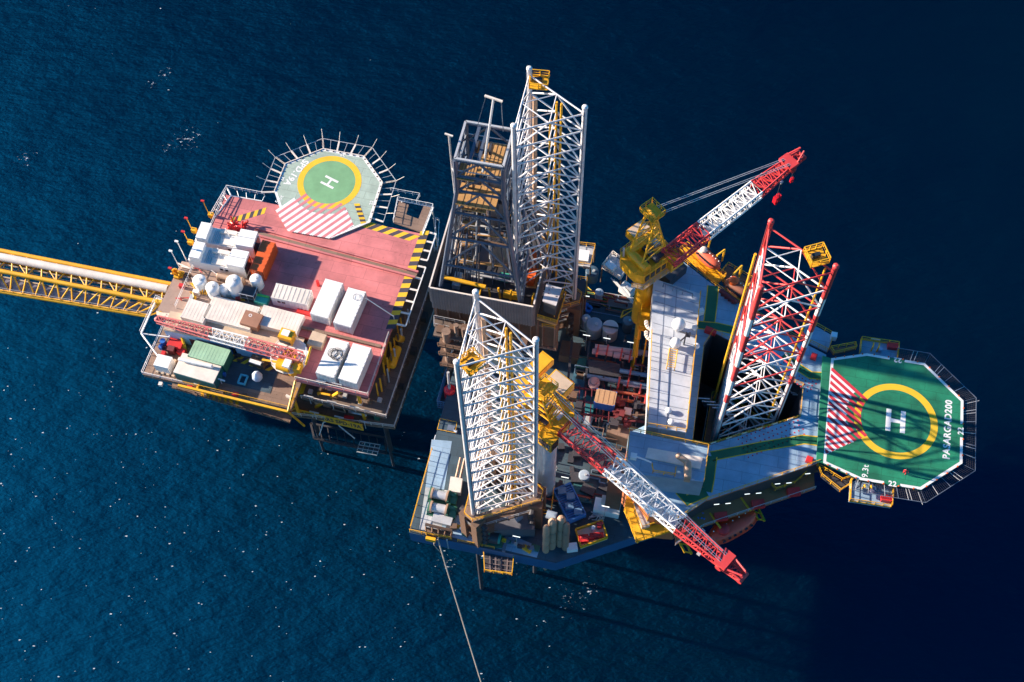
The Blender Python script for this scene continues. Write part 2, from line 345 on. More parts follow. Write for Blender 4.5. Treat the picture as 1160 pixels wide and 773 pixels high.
def glint_flecks():      # small pale flecks standing in for sun glints on the water
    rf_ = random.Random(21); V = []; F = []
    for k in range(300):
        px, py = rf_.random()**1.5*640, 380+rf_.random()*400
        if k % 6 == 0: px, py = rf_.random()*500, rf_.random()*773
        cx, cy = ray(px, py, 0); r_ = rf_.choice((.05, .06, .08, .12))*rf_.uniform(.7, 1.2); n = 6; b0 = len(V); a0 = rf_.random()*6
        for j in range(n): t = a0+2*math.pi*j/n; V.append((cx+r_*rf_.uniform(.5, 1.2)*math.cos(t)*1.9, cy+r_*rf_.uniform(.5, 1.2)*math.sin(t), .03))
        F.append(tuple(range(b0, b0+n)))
    me = bpy.data.meshes.new('sea_glints'); me.from_pydata(V, [], F); me.materials.append(mat('glint_white', (.42, .47, .52), .8, var=.05)); o = bpy.data.objects.new('sea_glints', me); COL.objects.link(o); o['kind'] = 'stuff'; o['label'] = 'small white flecks painted as sun glints, scattered over the open sea'; o['category'] = 'foam'  # the foam category here holds painted sun glints
glint_flecks()
# ================================================================ left platform
L = PLT
def angp(f, a, b, z):
    p, q = f(*a, z), f(*b, z); return math.atan2(q[1]-p[1], q[0]-p[0])
ZT = 32.0
g = T('gas_platform', 'rust brown gas production platform with a pink top deck and several lower decks', 'platform', L, -2, -2, 0)
top = [(-20, 15), (17.3, 15.5), (17.3, -17.5), (4.5, -17.5), (4.5, -9.5), (-20, -9.5)]
b = MB(PINK); b.prism(top, ZT-.9, ZT); td = g.part('top_deck', b)
b = MB(mat('tan_walkway', (.36, .25, .20), .8, rust=.35, rustcol=(.2, .11, .07))); b.sheet([lu(*p, ZT) for p in ((206, 296), (292, 312), (300, 345), (293, 375), (178, 352))][::-1], ZT+.006); g.part('equipment_floor', b, td)
b = MB(MARKB)
hazard(b, lu(476.5, 262, ZT), lu(437, 373, ZT), 1.5, ZT+.012, 22, -.3); g.part('hazard_stripes', b, td)
b = MB(MARKB); hazard(b, lu(421, 252, ZT), lu(476, 268, ZT), -1.5, ZT+.016, 9, 1.); g.part('hazard_stripes', b, td)
b = MB(MARKB); hazard(b, lu(262, 247, ZT), lu(302, 235, ZT), -1.2, ZT+.012, 9, .6); g.part('hazard_stripes', b, td)
for (x0, y0, x1, y1, dz, w_, h_, m_) in ((290, 259, 474, 309, .2, .35, .4, PINK), (286, 266, 470, 315, .2, .35, .4, PINK), (288, 263, 472, 312, .06, .6, .1, RUSTD), (342, 372, 432, 394, .3, .5, .5, RUSTD)):
    b = MB(m_); b.beam((*lu(x0, y0, ZT), ZT+dz), (*lu(x1, y1, ZT), ZT+dz), w_, h_); g.part('skid_beam', b, td)
b = MB(RUSTD); b.prism([(-22.5, -9.6), (4.4, -9.6), (4.4, -21.3), (-22.5, -21.3)], 27.2, 28)
b.use(DKDECK); b.prism([lu(*p, 28) for p in ((252, 405), (316, 418), (306, 446), (245, 432))], 28, 28.05)
g.part('crane_deck', b)
b = MB(MARKB); hazard(b, lu(254, 399, 28), lu(318, 417, 28), -1.2, 28.07, 14, .8); g.part('hazard_stripes', b)
b = MB(LOWB)
b.prism([(-20, 15), (20, 17.5), (20, -18), (4.8, -18), (4.8, -8), (-20, -8)], 25.4, 26); g.part('middle_deck', b)
b = MB(LOWB); b.prism([(-22, 16), (21, 17.5), (20.6, -17), (2, -19.1), (-22, -17.9)], 19.3, 20); lowd = g.part('lower_deck', b)
b = MB(DARK); q = [lu(x, y, 9) for x, y in ((352, 480), (436, 496), (438, 514), (356, 497))]
for i in range(4): b.beam((*q[i], 9), (*q[(i+1) % 4], 9), .35, .4)
for k in range(1, 9): t_ = k/9; p_, r_ = Vector(q[0]).lerp(Vector(q[1]), t_), Vector(q[3]).lerp(Vector(q[2]), t_); b.beam((*p_, 8.9), (*r_, 8.9), .18, .25)
b.rail([(*q[3], 9), (*q[2], 9), (*q[1], 9)], r=.06)
for p_ in q: b.bar((p_[0], p_[1]+1.5, -6), (p_[0], p_[1]+1.5, 19.3), .28)
g.part('boat_landing', b)
b = MB(GALV); w0, w1_ = lu(408, 500, 9.5), lu(431, 504, 9.5)
for k in range(4): b.beam((w0[0], w0[1]-.7*k, 9.4), (w1_[0], w1_[1]-.7*k, 9.4), .16, .1)
for k in range(5): t_ = k/4; b.beam((w0[0]+(w1_[0]-w0[0])*t_, w0[1], 9.5), (w0[0]+(w1_[0]-w0[0])*t_, w1_[1]-2, 9.5), .1, .1)
b.poly([(*lu(362, 494, 9.5), 9.8), (*lu(368, 484, 10), 12), (*lu(382, 482, 10), 13), (*lu(386, 488, 10), 12), (*lu(402, 497, 10), 10)], .12); g.part('landing_ladder', b)
for u, v in ((-13, -6), (10, -6), (-13, 10), (10, 10)):
    b = MB(BROWN); b.bar((u*1.1, v*1.1, -8), (u, v, 20), .95, 14); b.use(BROWN).bar((u, v, 20), (u, v, ZT-.9), .8, 12); g.part('leg', b)
for a, c in (((16.2, -15.5, 20), (16.2, 0, 31)), ((16.2, 0, 31), (16.2, 14, 20)), ((-14, -14, 20), (0, -14, 27)), ((6, -16.5, 20), (13, -16.5, 31)), ((15, -16.6, 20), (15, -16.6, 31)), ((16.6, -11, 20), (16.6, -6, 31)), ((-20, -17.4, 20), (-20, -17.4, 27.2)), ((-8, -18.2, 20), (-8, -18.2, 27.2)), ((3.6, -18.6, 20), (3.6, -18.6, 27.2))):
    b = MB(YEL); b.bar(a, c, .32, 8); g.part('brace', b)
b = MB(BROWN)
for z in (6, 14):
    for a, c in (((-13.5, -6.2), (10.5, -6.2)), ((10.5, -6.2), (10.5, 10.4)), ((-13.5, 10.4), (10.5, 10.4)), ((-13.5, -6.2), (-13.5, 10.4))): b.bar((*a, z), (*c, z), .4, 8)
b.bar((-13, -6.2, 14), (10, -6.2, 2), .4); b.bar((10, -6.2, 14), (10, 10, 2), .4)
g.part('jacket_bracing', b)
rp = random.Random(3)
for k in range(16):      # pipe runs on the right side and front of the decks
    b = MB((YEL, YEL, BROWN, GALV)[k % 4]); y0_ = -16+k*1.0; u0 = 17.4+.35*(k % 4)
    b.poly([(u0, y0_, 20.3), (u0, y0_, 24+.4*(k % 5)), (u0, y0_+1.6, 24+.4*(k % 5)), (u0+.2, y0_+1.6, 30.9)], .13+.04*(k % 3), 6); g.part('pipe_run', b)
for k in range(14):
    b = MB((BEIGE, GALV, BROWN, YEL)[k % 4]); u0 = -21+k*1.9 if k < 11 else 5+(k-11)*4; z0_ = 20.3+1.2*(k % 4)
    b.poly([(u0, -16.4-.2*(k % 3), z0_), (u0+2.4, -16.4-.2*(k % 3), z0_), (u0+2.4, -16.6, z0_+2.6), (u0+4.6, -16.6, z0_+2.8)], .12+.05*(k % 3), 6); g.part('pipe_run', b)
b = MB(YELC); b.capsule((18.3, -9, 27.5), (18.3, -5.5, 27.5), .8); g.part('riser_vessel', b)
b = MB(YELC); b.capsule((18.2, -4, 28.6), (18.2, -3.1, 26.6), .7); g.part('riser_vessel', b)
b = MB(BEIGE); b.capsule((8.5, -15.5, 27), (13, -14.5, 27.4), .35); g.part('manifold', b)
b = MB(BEIGE); b.capsule((6, -16.2, 21), (11, -15.4, 22.5), .35); g.part('manifold', b)
for k in range(26):
    u0 = -20+k*1.55; b = MB((BROWN, GALV, DARK, BEIGE, DGREEN)[k % 5]); b.box(u0, -15.2+1.3*(k % 3)-.6*(u0 > 4), 20, rp.uniform(.6, 1.8), rp.uniform(.6, 1.4), rp.uniform(.5, 1.8)); g.part('skid_unit', b)
for k in range(9):
    b = MB((GALV, BROWN)[k % 2]); b.box(6+k*1.5, -16.6+(k % 3)*.7, 26, .7, .7, .6+.3*(k % 2)); g.part('skid_unit', b)
for k in range(12):
    b = MB((GALV, BROWN, DARK)[k % 3]); b.box(18.2+.7*(k % 3), -14+k*2.4, 20, rp.uniform(.6, 1.2), rp.uniform(.6, 2), rp.uniform(.5, 1.5)); g.part('skid_unit', b)
b = MB(RED); b.box(12.4, -17.4, 20, 1.6, .7, .9); g.part('hose_box', b)
b = MB(RUSTD); b.prism([(-19, -19.2), (3.6, -20.6), (3.6, -22), (-18.6, -20.7)], 23.3, 23.6); b.use(YEL)
for k in range(7): b.box(-13+k*1.1, -20.5-.06*k, 23.61, .5, 1.0, .03, .5)
b.use(BROWN).rail([(-19, -20.7, 23.6), (3.6, -22.1, 23.6)], r=.06, sp=1.6)
for k in range(8): b.bar((-18+k*3, -20, 23.4), (-18+k*3, -18, 20.5), .14)
g.part('lower_catwalk', b)
for (x0, y0, x1, y1, z) in ((357, 436, 412, 446, 31), (340, 452, 418, 470, 26), (345, 470, 430, 486, 20.5)):
    for k in range(3): t_ = .15+.33*k; a, c = lu(x0, y0, z), lu(x1, y1, z); u0, v0 = a[0]+(c[0]-a[0])*t_, a[1]+(c[1]-a[1])*t_; b = MB(GALV); b.bar((u0, v0, z-1), (u0, v0, z+1.8), .07, 5); b.box(u0, v0, z+1.8, 1.7, .2, .18); g.part('lamp_standard', b)
b = MB(CREAM)
b.rail([(17.3, -17.5, ZT), (4.6, -17.5, ZT)], r=.08); b.rail([(20, -18, 26), (4.8, -18, 26)], r=.08); b.rail([(20, -18, 26), (20, 17.5, 26)], r=.055)
b.rail([(21, 17.5, 20), (20.6, -17, 20), (2, -19.1, 20), (-22, -17.9, 20), (-22, 16, 20)], r=.075); b.rail([(17.3, -17.5, ZT), (17.3, -5.5, ZT)], r=.055)
b.use(YEL).rail([(-15, -21.3, 28), (4.4, -21.3, 28)], r=.05); b.rail([(4.4, -21.3, 28), (4.4, -17.6, 28)], r=.06)
b.use(WHITE).rail([(-22.5, -9.6, 28), (-22.5, -21.3, 28), (-15, -21.3, 28)], r=.06); b.rail([(-20, 15, ZT), (-20, -9.5, ZT)], r=.055)
g.part('railing', b)
b = MB(YEL); b.beam((-15.2, -22.4, 29.6), (4.6, -22.6, 29.8), .38, .42); b.bar((4.6, -22.6, 29.8), (4.5, -17.6, 31.6), .2); b.bar((4.6, -22.6, 29.8), (5.2, -20.5, 20), .2); g.part('boom_rest_beam', b)
b = MB(WHITE)    # balcony frames on the left corner
P_ = [(*lu(x, y, 30), 30) for x, y in ((197, 347), (178, 338), (160, 378), (192, 382), (180, 405))]
b.poly([P_[0], P_[1], P_[2], P_[4]], .16); b.poly([P_[2], P_[3], P_[0]], .13); b.rail(P_[:3], r=.05, sp=1.2); b.poly([(P_[2][0], P_[2][1], 28), P_[2]], .1)
g.part('balcony_frame', b)
b = MB(GALV)   # right edge catwalk frames
for k, (x0, y0, x1, y1) in enumerate(((480, 262, 470, 292), (468, 300, 445, 366))):
    a, c = lu(x0, y0, ZT), lu(x1, y1, ZT); n = 3 if k == 0 else 5
    for i in range(n+1):
        t = i/n; u, v = a[0]+(c[0]-a[0])*t, a[1]+(c[1]-a[1])*t
        b.use(CREAM).beam((u-.3, v, ZT-.1), (u+2.3, v, ZT-.1), .35, .12)
    b.use(WHITE).beam((a[0]+2.3, a[1], ZT-.05), (c[0]+2.3, c[1], ZT-.05), .2, .2)
g.part('side_catwalk', b)
b = MB(RUSTD); q = [lu(x, y, ZT) for x, y in ((446, 252), (452, 228), (463, 232), (460, 243), (474, 248), (480, 233), (488, 235), (479, 264))]
b.prism(q, ZT-.3, ZT-.02); g.part('corner_deck', b)
b = MB(WHITE); c4 = [(*lu(x, y, ZT), ZT) for x, y in ((446, 252), (451, 227), (491, 235), (479, 266))]
b.rail(c4, r=.06, sp=1.3); b.poly([c4[1], c4[2], c4[3]], .12); b.rail([(*lu(443, 217, ZT-.5), ZT-.5), (*lu(476, 223, ZT-.5), ZT-.5), (*lu(472, 231, ZT-.5), ZT-.5)], r=.05, sp=1.5)
c5 = [(*lu(x, y, ZT-2), ZT-2) for x, y in ((494, 250), (498, 252), (496, 285), (492, 285))]; b.rail(c5, r=.05, sp=1.3, closed=True)
for p in ((455, 229), (490, 237), (493, 258)): u, v = lu(*p, ZT); b.bar((u, v, ZT), (u, v, ZT-6), .12)
g.part('corner_frame', b)
b = MB(WHITE); q = [(*lu(x, y, ZT), ZT) for x, y in ((240, 245), (258, 214), (300, 222))]
b.rail(q, r=.06, sp=1.3); b.poly([(*lu(262, 222, ZT), ZT), q[1]], .15); b.poly([(*lu(244, 246, ZT), ZT), (*lu(262, 222, ZT), ZT), (*lu(297, 228, ZT), ZT)], .14)
for k in range(5): t = k/4; b.bar(tuple(Vector(q[0]).lerp(Vector(q[1]), t)), tuple(Vector((*lu(244, 246, ZT), ZT)).lerp(Vector((*lu(262, 222, ZT), ZT)), t)), .08)
for k in range(5): t = k/4; b.bar(tuple(Vector(q[1]).lerp(Vector(q[2]), t)), tuple(Vector((*lu(262, 222, ZT), ZT)).lerp(Vector((*lu(297, 228, ZT), ZT)), t)), .08)
g.part('outrigger_frame', b)
b = MB(YEL); a, c = lu(331, 465, 20.4), lu(411, 484, 20.4)
b.beam((a[0], a[1], 20.2), (c[0], c[1], 20.2), .12, 2.6)
sg = g.part('name_board', b); b = MB(MARKB); th = math.atan2(c[1]-a[1], c[0]-a[0])
text(b, 'SOUTH PARS SPD-19A', (a[0]+c[0])/2+math.sin(th)*.075, (a[1]+c[1])/2-math.cos(th)*.075, 20.2, 1.9, th, MARKB, .04, tilt=1, sx=.62); g.part('lettering', b, sg)
# masts, lights and lamp arms round the left edges
for i, (x, y, h) in enumerate(((236, 240, 4), (217, 258, 3.5), (213, 272, 3), (208, 288, 5), (202, 300, 5.5), (198, 312, 2.5))):
    u, v = lu(x, y, ZT+h*.3); b = MB(WHITE if i in (3, 4) else YEL); b.bar((u, v, ZT-1), (u-.4, v+.2, ZT+h), .09); b.use(WHITE if i in (3, 4) else RED).box(u-.5, v+.2, ZT+h, .6, .35, .25)
    if i not in (3, 4): b.use(YEL).box(u+.3, v, ZT-.2, .9, .7, .9)
    solo('edge_mast', ('lamp arm at the upper left corner of the pink deck by the hazard stripes', 'yellow lamp arm beside the upper white module', 'short yellow lamp arm between the two white modules on the deck edge', 'thin white whip mast left of the lower white module', 'thin white whip mast nearest the bridge', 'short yellow lamp arm next to the bridge end')[i], 'mast', L, u, v, ZT, b)
b = MB(YEL)
for k in range(10): a_ = random.random()*6.3; u, v = lu(203, 310, 32.5); b.bar((u+random.uniform(-1, 1), v+random.uniform(-1, 1), ZT-.5), (u+random.uniform(-1, 1), v+random.uniform(-1, 1), ZT+1.6), .14)
b.box(u, v, ZT-.3, 1.4, 1.2, .8); solo('valve_cluster', 'cluster of yellow valves at the corner above the bridge landing', 'valves', L, u, v, ZT, b)
u, v = lu(192, 405, 30); b = MB(CLEAN); b.box(u-.6, v-1.2, 28, 2.6, 2.2, 2.6); solo('control_cabin', 'white box cabin at the lower left corner of the platform', 'cabin', L, u, v, 28, b)
# ---------------------------------------------------------------- left helideck
O8 = [(-11.6, 17.6), (-11.7, 23.9), (-6.0, 28.8), (1.8, 29.0), (6.9, 24.2), (7.3, 15.4), (1.6, 10.5), (-6.7, 10.4)]
zh = ZT+.3; C8 = lu(373.2, 206.5, zh); r8 = 5.85
h = T('helideck', 'faded pale green octagonal helideck with yellow ring on the pink platform', 'helideck', L, C8[0], C8[1], ZT)
b = MB(GREENL); b.prism(O8, ZT+.02, zh); pad = h.part('pad', b)
n8 = len(O8); edge_line(h, pad, O8, zh+.01, .45, {1: (.5, .9), 3: (.5, .01)})
b = MB(GREENM); disc(b, *C8, zh+.005, r8*.82); h.part('inner_circle', b, pad)
b = MB(MARKY); ring(b, *C8, zh+.012, r8*.81, r8); h.part('touchdown_ring', b, pad)
sect = [lu(*p, zh) for p in ((311, 237), (325.5, 262), (373, 270.5), (401, 256), (391.5, 236), (372, 215), (345, 215), (331, 224))]
ia = angp(lu, (313, 238), (333, 224.5), zh); s0_ = lu(313.5, 237.5, zh)
d_ = lambda u, v: math.hypot(u-C8[0], v-C8[1])
b = MB(MARKW); stripes(b, lambda u, v: inpoly(sect, u, v) and d_(u, v) > r8*1.2, *s0_, ia, -.62, -1.17, 13, 16, zh+.013); h.part('white_stripes', b, pad)
b = MB(MARKP); nn = .62; stripes(b, lambda u, v: inpoly(sect, u, v) and d_(u, v) > r8*.81, s0_[0]+math.sin(ia)*nn, s0_[1]-math.cos(ia)*nn, ia, -.55, -1.17, 13, 16, zh+.016); h.part('pink_stripes', b, pad)
b = MB(MARKW); ha = angp(lu, (367, 200.5), (383.5, 208.8), zh); hx, hy = math.cos(ha), math.sin(ha)
for sgn in (-1, 1): b.beam((C8[0]-hx*1.4-hy*.76*sgn, C8[1]-hy*1.4+hx*.76*sgn, zh+.01), (C8[0]+hx*1.4-hy*.76*sgn, C8[1]+hy*1.4+hx*.76*sgn, zh+.01), .44, .02)
b.beam((C8[0]-hy*.54, C8[1]+hx*.54, zh+.01), (C8[0]+hy*.54, C8[1]-hx*.54, zh+.01), .4, .018); h.part('letter_h', b, pad)
b = MB(MARKW); ta = angp(lu, (345, 183.5), (327, 205), zh)
text(b, 'SPD.19A', *lu(335.5, 195.5, zh), zh+.012, 1.75, ta, MARKW, .035, sx=.95)
text(b, '5.5t', *lu(316.5, 226, zh), zh+.012, 1.1, angp(lu, (312, 232), (322, 219), zh), MARKW, .01)
text(b, '22', *lu(388.5, 175.5, zh), zh+.02, .9, angp(lu, (366, 168.5), (412, 177), zh)+math.pi, MARKW, .03)
text(b, '22', *lu(320, 203, zh), zh+.02, .9, angp(lu, (323, 185.5), (311, 217), zh)+math.pi, MARKW, .03)
text(b, '22', *lu(421, 230, zh), zh+.02, .9, angp(lu, (433.5, 207), (419, 252), zh)+math.pi, MARKW, .03)
h.part('lettering', b, pad)
b = MB(MARKB); hazard(b, lu(401, 231, zh), lu(409, 254, zh), .95, zh+.02, 9, .3); h.part('hazard_stripes', b, pad)
b = MB(WHITE); out = offset(O8, 2.3)
run = [5, 4, 3, 2, 1, 0]
for i, j in zip(run, run[1:]):
    a, c, e, f = Vector(O8[i]), Vector(O8[j]), Vector(out[i]), Vector(out[j])
    if (i, j) == (5, 4): a, e = a.lerp(c, .12), e.lerp(f, .16)
    b.use(GALV); b.beam((*e, zh-.1), (*f, zh-.1), .10, .12); m = e.lerp(a, .05)
    n = 6
    for k in range(n+1):
        p, q = a.lerp(c, k/n), e.lerp(f, k/n)
        if k % 2: b.use(GALV).bar((*p, zh-.2), (*q, zh-.1), .05, 4)
        else: b.use(CREAM).beam((*p, zh-.2), (*q, zh-.1), .30, .14)
h.part('safety_net_frame', b)
b = MB(CREAM)
for i, j in zip(run, run[1:]):
    a, c = Vector(O8[i]), Vector(O8[j]); e, f = Vector(out[i]), Vector(out[j]); b.beam((*a, zh+.06), (*c, zh+.06), .16, .16)
    for k in range(0, 6): p = a.lerp(c, k/6+.08); b.use(MARKB).box(p.x*.985, p.y*.985+.2, zh, .22, .22, .15); b.use(CREAM)
h.part('edge_kerb', b)
b = MB(CREAM)
for i, j in zip(run, run[1:]):
    a, c, e, f = Vector(O8[i]), Vector(O8[j]), Vector(out[i]), Vector(out[j])
    for k in (0, 2, 4)[(1 if (i, j) == (5, 4) else 0):]:
        p, q = a.lerp(c, k/6), e.lerp(f, k/6); d = (q-p).normalized(); b.bar((*q, zh-.1), (*(q+d*1.6), zh+.8), .06, 5)
h.part('outrigger', b)
b = MB(BROWN)
for u in (-9, -4.5, 0, 4.5): b.bar((u, 14.5, 22), (u, 25, zh-.5), .3, 8); b.beam((u, 11, ZT-.3), (u, 27, ZT-.3), .4, .55)
h.part('support_strut', b)
# ---------------------------------------------------------------- link bridge
b0 = T('link_bridge', 'long yellow tubular truss bridge carrying a white pipe to the left platform', 'bridge', L, -24, -9, 20)
zb = 30.0
def bp(px, py, z=zb): u, v = lu(px, py, z); return Vector((u, v, z))
def ext(a, c): d = a-c; return a+d*1.2          # carry the run beyond the frame towards its far platform
TL, TR_ = ext(bp(0, 284), bp(203, 324)), bp(203, 324)
ML, MR = ext(bp(0, 307), bp(200, 346)), bp(200, 346)
LL, LR = ext(bp(0, 330, 27), bp(168, 358, 27)), bp(168, 358, 27)
DN = Vector((0, 0, -4))
def chord(name, a, c, r, m):
    b = MB(m); b.bar(a, c, r, 10); b0.part(name, b)
chord('top_chord', TL, TR_, .42, YEL); chord('top_chord', ML, MR, .40, YEL); chord('bottom_chord', LL, LR, .42, YEL); chord('bottom_chord', TL+DN, TR_+DN, .4, YEL)
b = MB(CREAM); o = Vector((0, -1.6, .35)); b.bar(TL+o, TR_+o+Vector((-1.5, .3, 0)), .72, 18); b0.part('pipeline', b)
b = MB(YEL); n = 26
for i in range(n+1):
    t = i/n; p, q, s_ = TL.lerp(TR_, t), ML.lerp(MR, t), LL.lerp(LR, t)
    b.bar(p, q, .16, 5); b.bar(q, s_, .16, 5); b.bar(p, p+DN, .15, 5); b.bar(p+DN, s_, .15, 5)
    if i < n:
        t2 = (i+1)/n; p2, q2, s2 = TL.lerp(TR_, t2), ML.lerp(MR, t2), LL.lerp(LR, t2); b.bar(q, s2, .15, 5); b.bar(p, q2, .12, 5) if i % 2 else b.bar(q, p2, .12, 5); b.bar(p+DN, p2, .13, 5)
b0.part('diagonals', b)
b = MB(mat('bridge_grating', (.27, .25, .29), .7, rust=.15, scale=1.2, var=.3)); a, c, e, f = ML+Vector((0, -.5, -1.6)), MR+Vector((0, -.5, -1.6)), LL+Vector((0, .3, -.4)), LR+Vector((0, .3, -.4))
b.add([e, f, c, a], [(0, 1, 2, 3)]); b.add([p-Vector((0, 0, .1)) for p in (e, f, c, a)], [(3, 2, 1, 0)])
a, c, e, f = TL+DN, TR_+DN, ML+DN*.9, MR+DN*.9; b.use(TAN); 
for k in (.25, .45, .7, .9): b.bar(a.lerp(e, k)+Vector((0, 0, .6)), c.lerp(f, k)+Vector((0, 0, .6)), .16, 6)
b0.part('walkway', b)
b = MB(GALV); b.rail([e2+Vector((0, 0, .2)) for e2 in (LL, LR)], r=.04, sp=1.8); b0.part('railing', b)
b = MB(CREAM); q = [lu(x, y, 28) for x, y in ((176, 346), (206, 322), (214, 332), (195, 362), (178, 358))]; b.prism(q, 27.4, 28.3); b0.part('landing', b)
# ---------------------------------------------------------------- containers and cabins
def container(label, px, py, z0, l, w_, h_, rot, body, roof, fr=PLT, name='container', windows=0, cat='container', ribs=True, group=None, doors=True):
    f = fr.px; u, v = f(px, py, z0+h_)
    t = T(name, label, cat, fr, u, v, z0, group, rot); c, n = math.cos(rot), math.sin(rot)
    W = lambda x, y: (u+x*c-y*n, v+x*n+y*c)
    b = MB(body); b.box(u, v, z0+.12, l-.08, w_-.08, h_-.2, rot)
    if ribs:
        k = int(l/.55)
        for i in range(k):
            x = -l/2+(i+.5)*l/k
            for y in (-w_/2+.015, w_/2-.015): b.box(*W(x, y), z0+.2, .26, .06, h_-.4, rot)
    bo = t.part('body', b)
    b = MB(roof); b.box(u, v, z0+h_-.08, l, w_, .08, rot)
    k = int(l/.8) if ribs else int(l/.6)
    for i in range(k): b.box(*W(-l/2+(i+.5)*l/k, 0), z0+h_-(0 if ribs else .02), .22 if ribs else .08, w_*.92, .035, rot)
    t.part('roof', b)
    b = MB(body)
    for sx in (-1, 1):
        for sy in (-1, 1): b.box(*W(sx*(l/2-.07), sy*(w_/2-.07)), z0, .18, .18, h_+.02, rot)
    for z in (z0, z0+h_-.14):
        for sy in (-1, 1): b.box(*W(0, sy*(w_/2-.03)), z, l-.2, .1, .13, rot)
    t.part('corner_frame', b)
    if doors:
        for sy in (-1, 1):
            b = MB(body); b.box(*W(l/2-.01, sy*w_*.24), z0+.2, .06, w_*.44, h_-.4, rot); d = t.part('door', b)
            b = MB(GALV); b.box(*W(l/2+.04, sy*w_*.14), z0+.25, .05, .05, h_-.5, rot); b.box(*W(l/2+.04, sy*w_*.34), z0+.25, .05, .05, h_-.5, rot); t.part('locking_bar', b, d)
    for i in range(windows):
        b = MB(DARK); b.box(*W(-l*.3+i*.8, -w_/2-.02), z0+h_*.5, .55, .05, .5, rot); fr_ = t.part('window', b); b = MB(GLASS); b.box(*W(-l*.3+i*.8, -w_/2-.05), z0+h_*.5+.06, .42, .02, .38, rot); t.part('pane', b, fr_)
    return t
HOR = R(0); VER = R(90)
container('cream roofed white container lying along the middle of the pink deck', 330, 333, ZT, 6.4, 2.9, 2.6, R(1), WHITE, CREAM, windows=2)
container('white container standing end-on, left of the upper side-by-side pair', 370, 338, ZT+.2, 7.2, 3.2, 2.7, R(-93), WHITE, CLEAN)
container('white container with a coil on its roof, right of the upper side-by-side pair', 396, 348, ZT+.2, 7.2, 3.2, 2.7, R(-93), WHITE, WHITE)
container('white container under a tangle of dark hose, left of the lower side-by-side pair', 376.5, 405, ZT+.2, 6.9, 3.25, 2.7, R(-93), WHITE, WHITE)
container('white container with worn roof, right of the lower side-by-side pair by the platform corner', 402, 411.5, ZT+.2, 6.9, 3.25, 2.7, R(-93), WHITE, CLEAN)
b = MB(DARK); u, v = lu(380, 402, ZT+2.9)
for k in range(7): ring(b, u+random.uniform(-.5, .5), v+random.uniform(-.4, .4), ZT+3.03+k*.03, .55+.08*k, .64+.08*k, 24)
solo('hose_coil', 'tangled dark hose lying on a white container roof', 'hose', L, u, v, ZT+2.9, b)
b = MB(GALV); u, v = lu(404, 337, ZT+2.9)
for k in range(3): ring(b, u, v, ZT+3.0+k*.03, .5+.05*k, .56+.05*k, 24)
solo('cable_coil', 'small grey cable coil on a white container roof', 'cable', L, u, v, ZT+2.9, b)
container('bright orange container standing beside the white modules', 297.5, 290, ZT, 6.2, 2.4, 2.9, R(-91), ORANGE, ORANGE, doors=True)
# twin white equipment modules with raised ends
def module(label, xl, yl, xr, yr):
    a, c = Vector(lu(xl, yl, ZT+3.7)), Vector(lu(xr, yr, ZT+3.7)); m = (a+c)/2; rot = math.atan2(c.y-a.y, c.x-a.x); D = (c-a).length
    t = T('equipment_module', label, 'module', L, m.x, m.y, ZT, 'white equipment modules on the pink deck', rot); cs, sn = math.cos(rot), math.sin(rot); W = lambda x, y: (m.x+x*cs-y*sn, m.y+x*sn+y*cs)
    b = MB(WHITE); b.box(*W(0, 0), ZT+.1, D+3.6, 3.3, 2.3, rot); t.part('base_unit', b)
    b = MB(CLEAN); b.box(*W(-D/2-.4, 0), ZT+2.4, 1.9, 3.3, 1.3, rot); t.part('raised_end', b); b = MB(CLEAN); b.box(*W(D/2+.3, .85), ZT+2.4, 3.1, 1.5, 1.4, rot); b.box(*W(D/2+.3, -.8), ZT+2.4, 3.1, 1.7, 1.3, rot); t.part('raised_end', b)
    b = MB(GALV)
    for k in range(7): b.box(*W(-D/2+1.2+k*.32, -.2), ZT+2.4, .12, 2.6, .12, rot)
    t.part('louvre', b)
    b = MB(CREAM); b.box(*W(.0, 1.1), ZT+2.4, 3.0, .8, .45, rot); b.box(*W(.4, -.9), ZT+2.4, 2.6, 1.2, .3, rot); t.part('roof_hatch', b)
    b = MB(GLASS); b.box(*W(D/2+1.9, -.1), ZT+.9, .08, 2.6, 2.2, rot); t.part('vent_opening', b)
    for x_ in (.8, 1.8): b = MB(GLASS); b.box(*W(x_, -1.68), ZT+1.2, .5, .08, .5, rot); t.part('porthole', b)
    b = MB(WHITE); b.bar((*W(.3, .4), ZT+2.4), (*W(.0, .6), ZT+4.6), .09); t.part('exhaust_pipe', b)
module('upper one of the two white equipment modules, nearest the hazard striped corner', 233, 261.5, 277.5, 269.5)
module('lower one of the two white equipment modules, just above the white tanks', 225.5, 283.5, 267.5, 292)
def tank(label, px, py, ztop, r, hh, m=CLEAN, fr=PLT, z0=ZT, name='storage_tank', cat='tank', cap=.45, group=None, hatch=True):
    u, v = fr.px(px, py, ztop); t = T(name, label, cat, fr, u, v, z0, group)
    b = MB(m); b.lathe(u, v, [(r, z0), (r, z0+hh)]); t.part('shell', b)
    b = MB(m); b.dome(u, v, z0+hh, r*1.01, sq=cap); t.part('roof', b)
    if hatch: b = MB(GALV); b.cyl(u+r*.25, v, z0+hh+r*cap*.8, z0+hh+r*cap+.25, r*.22, 10); t.part('hatch', b)
    return t
tank('white domed tank left of the tank group, near the bridge', 225, 316, ZT+2.6, 1.15, 2.2, cap=.3)
tank('wide white domed tank second from the left in the tank group', 239.5, 323.5, ZT+3, 1.15, 2.4)
tank('smallest white tank squeezed between two bigger domed ones', 253, 325, ZT+2.2, .85, 1.8)
tank('tallest white domed tank with a platform ring, in front of the lower module', 264, 318, ZT+4, 1.3, 3.8)
tank('white domed tank with a dark hatch standing alone beside the orange container', 289, 314, ZT+3, 1.05, 2.4)
